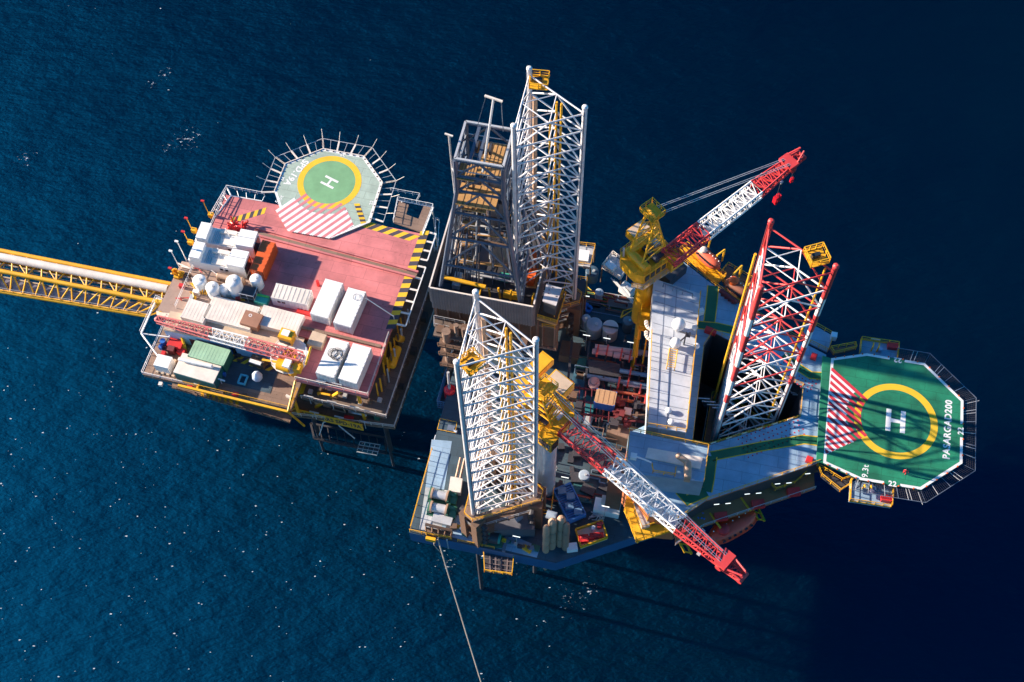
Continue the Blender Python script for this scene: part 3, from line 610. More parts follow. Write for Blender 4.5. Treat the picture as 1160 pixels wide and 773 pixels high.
b = MB(BEIGE); a, c = lu(247, 312, ZT+1.2), lu(275, 318, ZT+1.2); b.capsule((*a, ZT+1.2), (*c, ZT+1.2), .55); b.box(*a, ZT, .4, 1, .9); b.box(*c, ZT, .4, 1, .9); solo('horizontal_vessel', 'cream horizontal vessel lying behind the white tanks', 'vessel', L, *a, ZT, b)
b = MB(YEL); u, v = lu(226, 328, ZT+.6)
for k in range(8): b.bar((u-1.2+k*.35, v-.5, ZT), (u-1.2+k*.35, v+.6, ZT+.4+(k % 3)*.5), .12)
b.use(WHITE).box(u-.4, v-.6, ZT, 1.1, .7, .9); solo('pump_skid', 'yellow pipe skid in front of the leftmost white tank', 'pump', L, u, v, ZT, b)
b = MB(DARK); u, v = lu(283, 333, ZT+1); b.box(u, v, ZT, 2.4, 2.0, 1.8); b.use(GALV).rail([(u-1.3, v-1.1, ZT), (u+1.3, v-1.1, ZT), (u+1.3, v+1.1, ZT)], h=2.4, r=.06, sp=1.2); solo('generator_box', 'grey generator box inside a frame right of the tallest tank', 'generator', L, u, v, ZT, b)
b = MB(TEAL); u, v = lu(297, 340, ZT+.5); b.box(u, v, ZT, 2.3, 1.7, 1.0); b.use(mat('leaf_green', (.1, .5, .08))).box(u, v+.5, ZT+1.0, 2.3, .4, .1); solo('green_skip', 'small dark green skip beside the cream roofed container', 'skip', L, u, v, ZT, b)
b = MB(RED); u, v = lu(270, 256, ZT+.5)
for k in range(16): b.bar((u+random.uniform(-2, 2.2), v+random.uniform(-1.2, 1), ZT), (u+random.uniform(-2, 2.2), v+random.uniform(-1, 1.2), ZT+random.uniform(.4, 1.8)), .16, 6)
b.box(u, v, ZT, 2.4, .6, .6); solo('fire_manifold', 'dark red tangle of pipes above the upper white module', 'pipes', L, u, v, ZT, b)
container('cream roofed square cabin beside the bridge landing', 222, 352, 28, 4.2, 3.8, 5.2, R(-3), WHITE, CREAM, name='cabin', cat='cabin', ribs=False, doors=False)
container('long cream roofed cabin in the middle of the platform, behind the red crane boom', 262, 354, 28, 8.6, 4.6, 5.2, R(-2), WHITE, CREAM, name='cabin', cat='cabin', ribs=False, doors=False)
container('cream roofed cabin with a blue spot, next to the yellow crane house', 317, 362, 28, 7.4, 3.8, 5.4, R(-2), WHITE, CREAM, name='cabin', cat='cabin', ribs=False, doors=False)
b = MB(mat('brown_hatch', (.33, .16, .10), .8)); u, v = lu(285, 362, ZT+1.7); b.box(u, v, 32.5, 3.2, 2.7, 1.4, R(-4)); b.use(WHITE); ring(b, u-.4, v+.6, 33.92, .18, .3, 16); solo('brown_hatch', 'flat brown square hatch cover between two cream roofs', 'hatch', L, u, v, 32.5, b)
# long low building under the crane boom: light blue wall to the front
a, c = lu(186, 371, ZT), lu(338, 402, ZT); m = ((a[0]+c[0])/2, (a[1]+c[1])/2); rt = math.atan2(c[1]-a[1], c[0]-a[0]); Lb = math.hypot(c[0]-a[0], c[1]-a[1])
t = T('long_deckhouse', 'long low deckhouse with pale blue wall and tan roof under the red crane boom', 'deckhouse', L, m[0], m[1], 28, None, rt)
nx, ny = -math.sin(rt), math.cos(rt)
b = MB(mat('pale_blue_wall', (.38, .52, .70), .6, rust=.1)); b.box(m[0]+nx*1.2, m[1]+ny*1.2, 28, Lb, 3.2, 3.8, rt); t.part('wall', b)
b = MB(TAN); b.box(m[0]+nx*1.4, m[1]+ny*1.4, 31.8, Lb+.2, 3.8, .22, rt); t.part('roof', b)
b = MB(GALV); b.rail([(a[0]-.1, a[1]-.35, 32.02), (c[0], c[1]-.35, 32.02)], r=.05); t.part('railing', b)
for k in range(3):
    x = -Lb*.3+k*Lb*.3; b = MB(GLASS if k else MAROON); b.box(m[0]+math.cos(rt)*x-nx*.42, m[1]+math.sin(rt)*x-ny*.42, 28.1, 1.1, .1, 2.2, rt); t.part('door', b)
# platform crane
p0 = lu(328, 404, 33); cr = T('pedestal_crane', 'small platform crane with yellow cab and a red and white lattice boom at rest', 'crane', L, p0[0], p0[1], 28)
b = MB(YEL); b.cyl(p0[0], p0[1], 20, 33.2, 1.3); cr.part('pedestal', b)
b = MB(WHITE); b.lathe(p0[0], p0[1], [(3.3, 32.9), (3.3, 33.1)], 16); b.rail([(p0[0]+3.2*math.cos(i*math.pi/4), p0[1]+3.2*math.sin(i*math.pi/4), 33.1) for i in range(8)], closed=True, r=.07, sp=1); cr.part('ring_walkway', b)
b = MB(YELC); u, v = lu(324, 378, 35.5); b.box(u, v, 33.4, 2.4, 1.9, 2.0, R(-4)); b.use(DARK).box(u-.1, v-1.0, 33.6, 1.9, .1, .9, R(-4)); b.use(CLEAN).box(u-.1, v+.1, 35.4, 1.3, 1.1, .25, R(-4)); cr.part('cab', b)
b = MB(YELC); u, v = lu(321, 412, 34.6); b.bar((u-1.1, v, 34), (u+1.1, v-.1, 34), 1.0, 12); b.use(CLEAN).box(u+.7, v, 34.4, 1.2, 1.5, .75, R(-4)); b.use(YEL).box(u+2.4, v+.2, 33.2, 1.2, 1.6, 1.5); cr.part('winch_drum', b)
E1 = Vector((*lu(342, 406, 35), 35)); E0 = Vector((*lu(178, 362, 33.6), 33.6)); K1, K2 = E1.lerp(E0, .37), E1.lerp(E0, .62)
PINKR = mat('faded_red', (.62, .16, .15), .55, rust=.1)
b = MB(PINKR); b.lattice(E1, K1, 1.7, 1.7, 1.4, 1.4, 8, .14, .07); cr.part('boom_base', b)
b = MB(WHITE); b.lattice(K1, K2, 1.7, 1.6, 1.4, 1.3, 7, .14, .06); cr.part('boom_middle', b)
b = MB(PINKR); b.lattice(K2, E0, 1.6, 1.0, 1.3, .8, 11, .14, .06); b.ball(*E0, .5); cr.part('boom_tip', b)
b = MB(YEL); b.bar(E1+Vector((0, -1.2, -.4)), E1.lerp(E0, .25)+Vector((0, -1.8, -.8)), .2); b.bar(E1+Vector((1, 0, 0)), E1+Vector((1.6, 1.2, 2.6)), .18); b.bar(E1+Vector((1, -1, 0)), E1+Vector((1.6, 1.2, 2.6)), .18); cr.part('gantry', b)
# deck cargo on the crane deck
container('pale green roofed shed with teal edge on the lower crane deck', 237, 400, 28, 6.6, 3.2, 3.0, R(-3), DGREEN, PGREEN, name='shed', cat='shed', ribs=False, doors=False)
b = MB(CREAM); u, v = lu(224, 417, 30.6); b.box(u, v, 28, 7.4, 3.9, 2.6, R(-3)); b.use(mat('shed_side', (.01, .12, .13))).box(u, v-1.97, 28, 7.4, .1, 2.4, R(-3)); b.box(u+3.72, v, 28, .1, 3.9, 2.4, R(-3)); solo('deck_shed', 'cream roofed shed with dark green sides at the front of the crane deck', 'shed', L, u, v, 28, b)
b = MB(CLEAN); a, c = lu(203, 407, 31.2), lu(240, 415, 31.2); b.capsule((*a, 31.2), (*c, 31.2), .32); b.use(GALV).box((a[0]+c[0])/2, (a[1]+c[1])/2, 30.65, 1.8, .5, .25); solo('white_cylinder', 'long white cylinder lying across the cream shed roof', 'cylinder', L, *a, 30.6, b)
b = MB(NAVY); u, v = lu(251, 409, 29.2); b.box(u, v, 28, 1.1, 5.0, 1.5, R(-12)); solo('tarp_cover', 'bright blue tarpaulin beside the green roofed shed', 'tarpaulin', L, u, v, 28, b)
b = MB(RED); u, v = lu(199, 390, 29); b.box(u, v, 28, 2.6, 1.6, 1.4, R(-2)); b.box(u+1.4, v-1.0, 28, 1.4, 1, 1.1); b.use(MAROON).box(u-.3, v-1.2, 28, 1.2, 1, 1.6); solo('red_skid', 'red machinery skid under the left end of the boom', 'machine', L, u, v, 28, b)
b = MB(NAVY); u, v = lu(184.5, 387, 29); b.cyl(u, v, 28, 29.3, .5); b.box(u-.1, v-.9, 28, .6, .7, 1); solo('blue_drum', 'blue drum near the white corner cabin', 'drum', L, u, v, 28, b)
b = MB(YEL); u, v = lu(206, 386, 29.5); b.bar((u-.5, v+1.2, 31.2), (u+.7, v-.8, 28.6), .28); b.box(u+.4, v-1.2, 28, 1, .9, .9); solo('yellow_davit', 'yellow davit arm beside the red machinery skid', 'davit', L, u, v, 28, b)
b = MB(TAN)
for k in range(5): u, v = lu(182+6*k, 413+1.5*k, 28.5); b.box(u, v, 28, .5, 3.2, .5, R(-4))
solo('timber_beams', 'row of tan beams lying at the left end of the crane deck', 'beams', L, u, v, 28, b)
b = MB(mat('light_blue_frame', (.1, .5, .65))); u, v = lu(275, 430, 28.4); 
for sx, sy, l_, w_ in ((0, .8, 1.3, .2), (0, -.8, 1.3, .2), (.6, 0, .2, 1.7), (-.6, 0, .2, 1.7)): b.box(u+sx, v+sy, 28, l_, w_, .6)
solo('open_crate', 'small light blue open frame on the dark crane deck', 'frame', L, u, v, 28, b)
b = MB(mat('pale_blue_bag', (.55, .66, .8), .7)); u, v = lu(291, 426, 29); b.lathe(u, v, [(.7, 28), (.95, 28.6), (.8, 29.4), (.15, 30.2)], 8); solo('bulk_bag', 'pale blue bulk bag hanging at the edge of the dark crane deck', 'bag', L, u, v, 28, b)
b = MB(WHITE); u, v = lu(250, 432, 29); b.bar((u, v, 28), (u, v, 29.6), .07); b.box(u, v, 29.6, 1.9, .25, .2, R(-6)); solo('lamp_post', 'white lamp post with a crossbar on the dark crane deck', 'lamp', L, u, v, 28, b)
b = MB(BROWN); u, v = lu(292, 408, 29.4); b.box(u, v, 28, 2.6, 1.6, 1.6, R(-5)); b.use(CLEAN).box(u-.2, v-.6, 29.5, 2.2, .6, .3, R(-5)); solo('workbench', 'rusty workbench with a white cover below the crane boom', 'bench', L, u, v, 28, b)
b = MB(NAVY); u, v = lu(254, 424, 28.5); b.box(u, v, 28, .5, .5, .9); b.use(RED).box(u-1.1, v-.3, 28, .5, .7, .8); solo('gas_bottles', 'small blue and red gas bottles on the dark crane deck', 'bottles', L, u, v, 28, b)
b = MB(TAN); u, v = lu(359, 385, ZT+1); b.box(u, v, ZT, 2.6, 2.6, 1.2, R(-4)); solo('tan_crate', 'tan crate on the pink deck left of the lower white containers', 'crate', L, u, v, ZT, b)
b = MB(RED); u, v = lu(345, 353, ZT+.3); b.box(u, v, ZT, 2.6, 1.1, .5, R(-4)); solo('red_box', 'low red box behind the crane cab', 'box', L, u, v, ZT, b)
b = MB(RED); u, v = lu(360, 321, ZT+.8); b.cyl(u, v, ZT, ZT+1.5, .28, 10); solo('extinguisher', 'small red extinguisher beside the upper white containers', 'extinguisher', L, u, v, ZT, b)
b = MB(GALV); a, c = lu(414, 337, ZT+3), lu(446, 359, ZT+.8); b.bar((*a, ZT+2.8), (*c, ZT+1.0), .09); b.bar((c[0], c[1], ZT), (c[0], c[1], ZT+1.1), .09); solo('guy_pole', 'thin white pole leaning from a container corner to the striped deck edge', 'pole', L, *a, ZT, b)

# pipe runs and small fittings between the tanks and cabins
rp = random.Random(5)
for k in range(30):
    x, y = rp.uniform(205, 292), rp.uniform(300, 345); u, v = lu(x, y, ZT+.4); b = MB((CREAM, BROWN, YEL, GALV, RED)[k % 5]); z = ZT+rp.uniform(.2, 1.1)
    if k % 3: b.poly([(u, v, ZT), (u, v, z), (u+rp.uniform(-1.8, 1.8), v, z), (u+rp.uniform(-1.8, 1.8), v+rp.uniform(-1, 1), z)], rp.uniform(.06, .14), 6)
    else: b.box(u, v, ZT, rp.uniform(.4, 1), rp.uniform(.4, .9), rp.uniform(.3, 1.1))
    g.part('deck_fitting', b)
for k in range(26):
    x, y = rp.uniform(180, 330), rp.uniform(385, 450); u, v = lu(x, y, 28.3); b = MB((CREAM, BROWN, YEL, GALV, DARK, RED)[k % 6]); b.box(u, v, 28.05, rp.uniform(.3, 1.1), rp.uniform(.3, .9), rp.uniform(.2, .8), rp.uniform(-.4, .4)); g.part('deck_fitting', b)
# ================================================================ jack-up rig: hull, legs, quarters
G = RIG; ZD = 28.0
hp = [(-13, -24.8), (11, -24.8), (46, -3.5), (46, 3.5), (11, 24.8), (-13, 24.8)]
hull = T('jackup_hull', 'blue sided triangular jack-up rig hull with dark main deck', 'rig hull', G, 5, 0, 21)
b = MB(BLUEH); b.prism(hp, 24.3, ZD-.05); hull.part('hull_side', b)
b = MB(DKDECK); b.prism(offset(hp, -.02), ZD-.05, ZD); hd = hull.part('main_deck', b)
b = MB(BLUE); b.sheet([ru(489, 498, ZD), ru(512, 500, ZD), ru(503, 556, ZD), ru(482, 552, ZD)][::-1], ZD+.02); b.use(PALE); b.sheet([ru(482, 552, ZD), ru(508, 556, ZD), ru(502, 602, ZD), ru(475, 600, ZD)][::-1], ZD+.02)
b.use(BLUE); b.sheet([ru(502, 580, ZD), ru(535, 588, ZD), ru(612, 620, ZD), ru(608, 632, ZD), ru(500, 606, ZD)][::-1], ZD+.024); hull.part('painted_deck', b, hd)
b = MB(GREENP); pts = [(669, 334), (690, 345), (703, 350), (720, 356)]
def path(b, pts, w, z, f=ru, m=GREENP, edge=MARKY):
    q = [Vector(f(*p, z)) for p in pts]
    nr = []
    for i in range(len(q)):
        d = (q[min(i+1, len(q)-1)]-q[max(i-1, 0)]).normalized(); nr.append(Vector((-d.y, d.x)))
    for i in range(len(q)-1):
        a, c, n0, n1 = q[i], q[i+1], nr[i], nr[i+1]
        for o0, o1, mm, dz in ((-w/2, w/2, m, 0), (-w/2-.16, -w/2, edge, .004), (w/2, w/2+.16, edge, .004)):
            b.use(mm).add([(*(a+n0*o0), z+dz), (*(c+n1*o0), z+dz), (*(c+n1*o1), z+dz), (*(a+n0*o1), z+dz)], [(0, 1, 2, 3)])
path(b, [(660, 325), (672, 336), (690, 345), (703, 351), (716, 356)], 1.1, ZD+.03); hull.part('walkway_marking', b, hd)
b = MB(YEL); b.rail([(-12.9, -24, ZD), (-12.9, -10, ZD)], r=.06); b.rail([(-12.9, -24.6, ZD), (-9, -24.6, ZD)], r=.07); b.rail([(-5, -24.6, ZD), (1, -24.6, ZD)], r=.05); b.rail([(11, 24.6, ZD), (2, 24.6, ZD)], r=.05)
hull.part('railing', b)
b = MB(WHITE)
for x, y in ((490, 500), (485, 527), (478, 545)): u, v = ru(x, y, ZD-1); b.box(-13.1, v, ZD-1.6, .35, 2.4, .6)
hull.part('fender', b)
# ---- legs
def chordpos(u, v): return [(u-2.9, v+4.95), (u+5.75, v), (u-2.9, v-4.95)]
ZTOP = 88.0
def make_leg(label, u, v, banded, bay=3.72, z0=16.):
    t = T('lattice_tower', label, 'rig leg', G, u, v, -5, 'triangular lattice legs of the jack-up rig')
    C = chordpos(u, v); mid = [((C[i][0]+C[(i+1) % 3][0])/2, (C[i][1]+C[(i+1) % 3][1])/2) for i in range(3)]
    nb = int((ZTOP-1.2-z0)/bay); zt = ZTOP-1.2
    for c in C:
        b = MB(LEGW); zz = -5; k = 0
        b.use(DARK).bar((*c, -5), (*c, 24), .36, 10); b.use(LEGW)  # below the hull, marine growth and shade are put into a dark colour
        if not banded: b.bar((*c, 24), (*c, ZTOP), .36, 12)
        else:
            b.bar((*c, 24), (*c, 56), .36, 12); z = ZTOP; k = 0
            while z > 56.1:
                z1 = max(56, z-bay*(1. if k else 1.7)); b.use(REDC if k % 2 == 0 else CLEAN).bar((*c, z1), (*c, z), .38, 12); z = z1; k += 1
        b.use(REDC if banded else LEGW).lathe(c[0], c[1], [(.42, ZTOP), (.42, ZTOP+.3), (.2, ZTOP+.5)], 12)
        ch = t.part('chord', b)
        b = MB(STEEL if not banded else MAROON); a_ = math.atan2(c[1]-v, c[0]-u)
        b.box(c[0], c[1], 24.5, .14, .84, ZTOP-24.9, a_); t.part('rack', b, ch)
    for i in range(3):
        A, B, M_ = C[i], C[(i+1) % 3], mid[i]
        b = MB(LEGW)
        for k in range(nb+1):
            z = zt-k*bay
            mm = (REDC if k % 2 == 0 else CLEAN) if banded and z > 56 else LEGW
            b.use(mm).bar((*A, z), (*B, z), .125, 6)
            if k < nb:
                mm2 = (CLEAN if k % 4 == 1 else REDC) if banded and z-bay > 56 else LEGW
                b.use(mm2).bar((*A, z-bay), (*M_, z), .125, 6); b.bar((*B, z-bay), (*M_, z), .125, 6)
        t.part('lattice_face', b)
    for k in range(nb+1):
        z = zt-k*bay; b = MB((REDC if k % 2 else CLEAN) if banded and z > 56 else LEGW)
        for i in range(3): b.bar((*mid[i], z), (*mid[(i+1) % 3], z), .08, 5)
        t.part('inner_brace', b)
        b = MB(YEL)
    if banded: b.bar((C[0][0]-.9, C[0][1]-1.2, 20), (C[0][0]-.9, C[0][1]-1.2, ZTOP-6), .2, 6); b.bar((C[1][0]-1.1, C[1][1]+.2, 20), (C[1][0]-1.1, C[1][1]+.2, ZTOP-1), .16, 6)
    else:
        for du, dv, d in ((1.5, 2.2, 2.5), (.9, .9, 5), (2.4, .9, 1)): b.bar((u+du, v+dv, 20), (u+du, v+dv, ZTOP-d), .17, 6)
        b.use(BEIGE).bar((C[0][0]+.9, C[0][1]-.5, 20), (C[0][0]+.9, C[0][1]-.5, ZTOP-5), .36, 8)
    t.part('ladder_pipe', b)
    return t, C
lC, CC = make_leg('white lattice rig leg standing nearest the bottom of the picture, beside the yellow crane', .46, -17.9, False)
lB, CB = make_leg('white lattice rig leg standing behind the drilling derrick', -.5, 17.9, False)
lR, CR = make_leg('red and white banded lattice rig leg by the green helideck', 34.6, 0, True, bay=4.4)
def basket(t, u, v, z, rot=0.):
    c, s_ = math.cos(rot), math.sin(rot); q = [(u+x*c-y*s_, v+x*s_+y*c, z) for x, y in ((-1.1, -1.2), (1.4, -1.2), (1.4, 1.2), (-1.1, 1.2))]
    b = MB(YEL); b.rail(q, r=.075, sp=1., closed=True); b.beam(q[0], q[1], .2, .12); b.beam(q[3], q[2], .2, .12); b.add([(p[0], p[1], z-.05) for p in q], [(0, 1, 2, 3)]); k = t.part('access_basket', b)
    b = MB(GLASS); b.box(u, v, z, 1.1, .5, .8, rot); t.part('light_unit', b, k)
basket(lC, CC[2][0]+1.2, CC[2][1]+1.6, ZTOP-3.0, .9); basket(lB, CB[0][0]+1.3, CB[0][1]-.3, ZTOP-2, .1); basket(lR, CR[1][0]-2.6, CR[1][1]+1.2, ZTOP-.5, .5)
# ---- jack houses
def jackhouse(label, C, u, v, z1, m=BROWN):
    t = T('jack_house', label, 'jack house', G, u, v, ZD, 'jack houses around the rig legs')
    out = [(u+(c[0]-u)*1.45, v+(c[1]-v)*1.45) for c in C]; inn = [(u+(c[0]-u)*1.12, v+(c[1]-v)*1.12) for c in C]
    def cut(P, k):
        o = []
        for i in range(3):
            p, a, c = Vector(P[i]), Vector(P[i-1]), Vector(P[(i+1) % 3]); o += [tuple(p.lerp(a, k)), tuple(p.lerp(c, k))]
        return o
    for c in C:
        b = MB(m); a_ = math.atan2(c[1]-v, c[0]-u)
        for s_ in (-1, 1): b.box(c[0]+math.cos(a_+1.57)*1.25*s_+math.cos(a_)*.3, c[1]+math.sin(a_+1.57)*1.25*s_+math.sin(a_)*.3, ZD, 2.2, 1.2, z1-ZD-.4, a_)
        for k in range(4):
            for s_ in (-1, 1): b.use(DARK).bar((c[0]+math.cos(a_+1.57)*1.9*s_, c[1]+math.sin(a_+1.57)*1.9*s_, ZD+1.5+k*2), (c[0]+math.cos(a_+1.57)*2.7*s_, c[1]+math.sin(a_+1.57)*2.7*s_, ZD+1.5+k*2), .5, 8)
        t.part('jacking_tower', b)
    b = MB(RUSTD); b.prism(cut(out, .12), z1-.35, z1, holes=[cut(inn, .1)]); t.part('walkway', b)
    b = MB(m)
    for z in (ZD+3, ZD+6.4): b.prism(cut([(u+(c[0]-u)*1.52, v+(c[1]-v)*1.52) for c in C], .14), z, z+.3, holes=[cut(inn, .1)])
    t.part('lower_walkway', b)
    b = MB(YEL); b.rail([(*p, z1) for p in cut(out, .12)], r=.055, closed=True, sp=1.6); t.part('railing', b)
    b = MB(GALV); b.rail([(*p, ZD+6.7) for p in cut([(u+(c[0]-u)*1.52, v+(c[1]-v)*1.52) for c in C], .14)], r=.05, closed=True, sp=1.8); t.part('lower_railing', b)
jackhouse('brown triangular jack house around the foot of the white leg nearest the bottom', CC, .46, -17.9, 37.6)
jackhouse('brown triangular jack house around the foot of the white leg behind the derrick', CB, -.5, 17.9, 37.6)
jackhouse('dark jack house at the foot of the red and white leg inside the deck opening', CR, 34.6, 0, 36.5, DARK)
# ---- accommodation block
ZQ = 46.0
rf = [ru(x, y, ZQ) for x, y in ((768, 292), (800, 317), (841, 347), (905, 386), (936, 402), (928, 524), (800, 567), (768, 588), (735, 585), (708, 545), (713, 490), (733, 481), (750, 322), (757, 296))]
hole = [ru(x, y, ZQ) for x, y in ((797, 392), (808, 376), (827, 386), (868, 413), (892, 430), (909, 437), (906, 473), (802, 505), (784, 501))]
q = T('accommodation_block', 'large blue decked accommodation block wrapped around the red and white leg', 'accommodation', G, 34, 4, ZD)
b = MB(OCHW); b.prism(rf, 37, ZQ-.06, holes=[hole])
low = [(u*.9+3, v*.8+.3) for u, v in rf]; b.use(BLUEH).prism(low, ZD, 37, holes=[hole]); q.part('outer_wall', b)
b = MB(BLUE); b.prism(offset(rf, .0), ZQ-.06, ZQ, holes=[hole]); rd = q.part('roof_deck', b)
b = MB(DARK)
hc = Vector((sum(p[0] for p in hole)/9, sum(p[1] for p in hole)/9))
b.prism([tuple(hc+(Vector(p)-hc)*.995) for p in hole], ZD+.3, ZD+.5); q.part('opening_floor', b)
_h = lambda k: [tuple(hc+(Vector(p)-hc)*k) for p in hole]
b = MB(DARK); b.prism(_h(.997), ZD+.5, ZQ-.12, holes=[_h(.982)]); q.part('opening_wall', b)
b = MB(GALV)
for (x0, y0, x1, y1, n) in ((893, 431, 909, 448, 9), (800, 452, 830, 470, 6)):
    a, c = ru(x0, y0, 43), ru(x1, y1, 43)
    for i in range(n): t_ = i/(n-1); b.beam((a[0]+(c[0]-a[0])*t_-1.5, a[1]+(c[1]-a[1])*t_-.2, 43), (a[0]+(c[0]-a[0])*t_+.6, a[1]+(c[1]-a[1])*t_+.1, 43), .18, .2)
for k in range(7): a, c = hole[-1], hole[-2]; b.bar((a[0]+3+k*1.5, a[1]+2, 34+k*.4), (a[0]+3+k*1.5, a[1]+10, 33+k*.5), .12, 5)
q.part('opening_structure', b)
b = MB(YEL); b.rail([(*p, ZQ) for p in hole], h=.9, r=.045, sp=1.6, closed=True); b.rail([(*p, ZQ) for p in rf[5:9]], r=.05, sp=2); b.rail([(*p, ZQ) for p in rf[0:4]], r=.04); q.part('railing', b)
for i, j in ((8, 7), (7, 6)):
    a, c = Vector(hole[i]), Vector(hole[j]); n = 6 if i == 7 else 1
    for k in range(n): p0_, p1_ = a.lerp(c, (k+.15)/n), a.lerp(c, (k+.5)/n); b = MB(CREAM); b.beam((*p0_, ZQ+.55), (*p1_, ZQ+.55), .12, .35); q.part('kick_plate', b)
for pts, w_, dz in (([(771, 556), (778, 567), (800, 557)], 1.5, .02), ([(800, 557), (803, 541), (806, 517)], 1.5, .024), ([(806, 517), (862, 506), (910, 498), (928, 500)], 1.3, .02), ([(808, 324), (806, 345), (803, 369)], 1.6, .02), ([(789, 368), (812, 370), (834, 375)], 1.2, .026), ([(888, 402), (901, 414), (918, 425), (931, 426)], 1.1, .02)):
    b = MB(GREENP); path(b, pts, w_, ZQ+dz); q.part('walkway_marking', b, rd)
b = MB(MARKR)
for (x0, y0, x1, y1, w_, n, m_) in ((842, 508, 905, 482, 3.2, 14, 5), (898, 421, 920, 437, 2.6, 7, 5), (888, 420, 905, 410, 2.2, 6, 4)):
    a, c = Vector(ru(x0, y0, ZQ)), Vector(ru(x1, y1, ZQ)); d = (c-a).normalized(); nn = Vector((-d.y, d.x))
    for i in range(n):
        for j in range(m_): p = a.lerp(c, i/(n-1))+nn*(j/(m_-1)-.5)*w_+d*(.25 if j % 2 else 0); disc(b, p.x, p.y, ZQ+.02, .13, 8)
q.part('red_dots', b, rd, kind='stuff')
b = MB(OCHW)   # side gallery below the roof edge
e = [rf[5], rf[6], rf[7]]; o = [(p[0]+.4, p[1]-2.6) for p in e]
b.prism([e[0], e[1], e[2], o[2], o[1], o[0]], 41.7, 42); b.use(DARK).prism([(p[0], p[1]+.9) for p in e]+[(p[0], p[1]-.05) for p in e[::-1]], 38, 45.5)
gl = q.part('side_gallery', b)
b = MB(GALV); b.rail([(*p, 42) for p in o], r=.05, sp=1.8); q.part('gallery_railing', b, gl)
for k in range(7): b = MB(LAMP); p = Vector(e[0]).lerp(Vector(e[1]), .08+k*.135+.03*(k % 2)); b.beam((p.x-.4, p.y-.9-.5*(k % 2), 44.6), (p.x+.35, p.y-.65-.5*(k % 2), 44.6), .09, .08); q.part('strip_light', b, gl)
for t_ in (.2, .52, .85): b = MB(RED); p = Vector(o[0]).lerp(Vector(o[1]), t_); b.box(p.x, p.y+.5, 42, 1.9, 1.2, .9, .35); q.part('life_raft_box', b, gl)
# raised deckhouse roofs
ZL = 51.6
lr = [ru(x, y, ZL) for x, y in ((741, 317), (793, 334), (777, 490), (733, 483))]
b = MB(PALE); b.prism(lr, ZQ, ZL); b.use(mat('pale_roof', (.47, .51, .57), .65, rust=.25, rustcol=(.35, .35, .37), var=.2)).prism(offset(lr, .1), ZL, ZL+.12); dh = q.part('upper_deckhouse', b)
b = MB(STEEL)
for k in range(1, 26):
    a, c = Vector(lr[0]).lerp(Vector(lr[3]), k/26), Vector(lr[1]).lerp(Vector(lr[2]), k/26)
    if k % 2 == 0: b.beam((*a.lerp(c, .02), ZL+.135), (*a.lerp(c, .98), ZL+.135), .07, .03)
for k in (.25, .5): a, c = Vector(lr[0]).lerp(Vector(lr[1]), k), Vector(lr[3]).lerp(Vector(lr[2]), k); b.beam((*a, ZL+.14), (*c, ZL+.14), .07, .03)
q.part('roof_seams', b, dh)
b = MB(YEL); b.rail([(*lr[1], ZL+.1), (*lr[2], ZL+.1)], r=.075, sp=1.6); b.rail([(*lr[2], ZL+.1), (*lr[3], ZL+.1), (*Vector(lr[3]).lerp(Vector(lr[0]), .62), ZL+.1)], r=.06, sp=1.6); q.part('roof_railing', b, dh)
r2 = [ru(x, y, 51.4) for x, y in ((713, 488), (802, 507), (797, 546), (709, 536))]
b = MB(mat('blue_grey_wall', (.22, .30, .38), .65, rust=.15)); b.prism(r2, ZQ, 51.3); b.use(BLUE).prism(r2, 51.3, 51.4); ld = q.part('lower_deckhouse', b)  # lower deckhouse walls in one even blue grey
b = MB(YEL); b.rail([(*p, 51.4) for p in (r2[3], r2[0], r2[1], r2[2])], r=.06, sp=1.6); q.part('roof_railing', b, ld)
b = MB(CREAM); b.prism([ru(x, y, 51.4) for x, y in ((734, 508), (796, 519), (793, 532), (731, 519))], 51.4, 51.65); q.part('roof_hatch', b, ld)
b = MB(DARK); b.prism([ru(x, y, 46.3) for x, y in ((732, 484), (775, 492), (774, 502), (730, 494))], ZQ-.02, ZQ+.3); q.part('gap_grating', b, rd)
# outlying gallery decks of the block
def gallery(t, name, pts, z, m, th=.3, rail=YEL, closed=True, rr=.06):
    P = [ru(x, y, z) for x, y in pts]; b = MB(m); b.prism(P, z-th, z); o = t.part(name, b); b = MB(rail); b.rail([(*p, z) for p in P], r=rr, sp=1.5, closed=closed); t.part('railing', b, o); return P
gallery(q, 'muster_platform', ((712, 553), (707, 578), (721, 614), (763, 601), (757, 590), (727, 599), (718, 578), (722, 556)), 43, YEL, .4)
b = MB(GALV); b.prism([ru(x, y, 43.6) for x, y in ((718, 570), (733, 577), (736, 596), (727, 598))], 41, 43.8); b.use(YEL).rail([(*ru(x, y, 43.8), 43.8) for x, y in ((722, 572), (733, 590))], r=.1); q.part('stair_tower', b)
b = MB(YEL)
for x, y in ((709, 578), (722, 612), (760, 600)): b.beam((*ru(x, y, 43), 42.6), (*ru(x+18, y-22, 40), 38), .5, .6)
q.part('platform_bracket', b)
gallery(q, 'boat_deck', ((770, 284), (778, 278), (812, 306), (822, 313), (812, 322), (800, 313)), 44.5, YELC)
gallery(q, 'boat_deck', ((815, 312), (824, 301), (856, 320), (846, 347), (826, 334)), 44, BROWN)
gallery(q, 'end_gallery', ((914, 364), (944, 381), (937, 399), (907, 384)), 45, BLUE)
gallery(q, 'end_gallery', ((868, 545), (905, 534), (920, 530), (900, 548), (878, 556)), 43, BROWN)
gallery(q, 'stair_landing', ((940, 396), (968, 391), (969, 396), (944, 402)), 46, BROWN)
gallery(q, 'stair_landing', ((925, 528), (953, 545), (967, 540), (962, 550), (951, 557), (930, 540)), 45, DARK)
u, v = ru(945, 380, 46); b = MB(mat('pale_box', (.6, .75, .85), .5)); b.box(u, v, 45, .9, .9, 1.3); q.part('lamp_box', b)
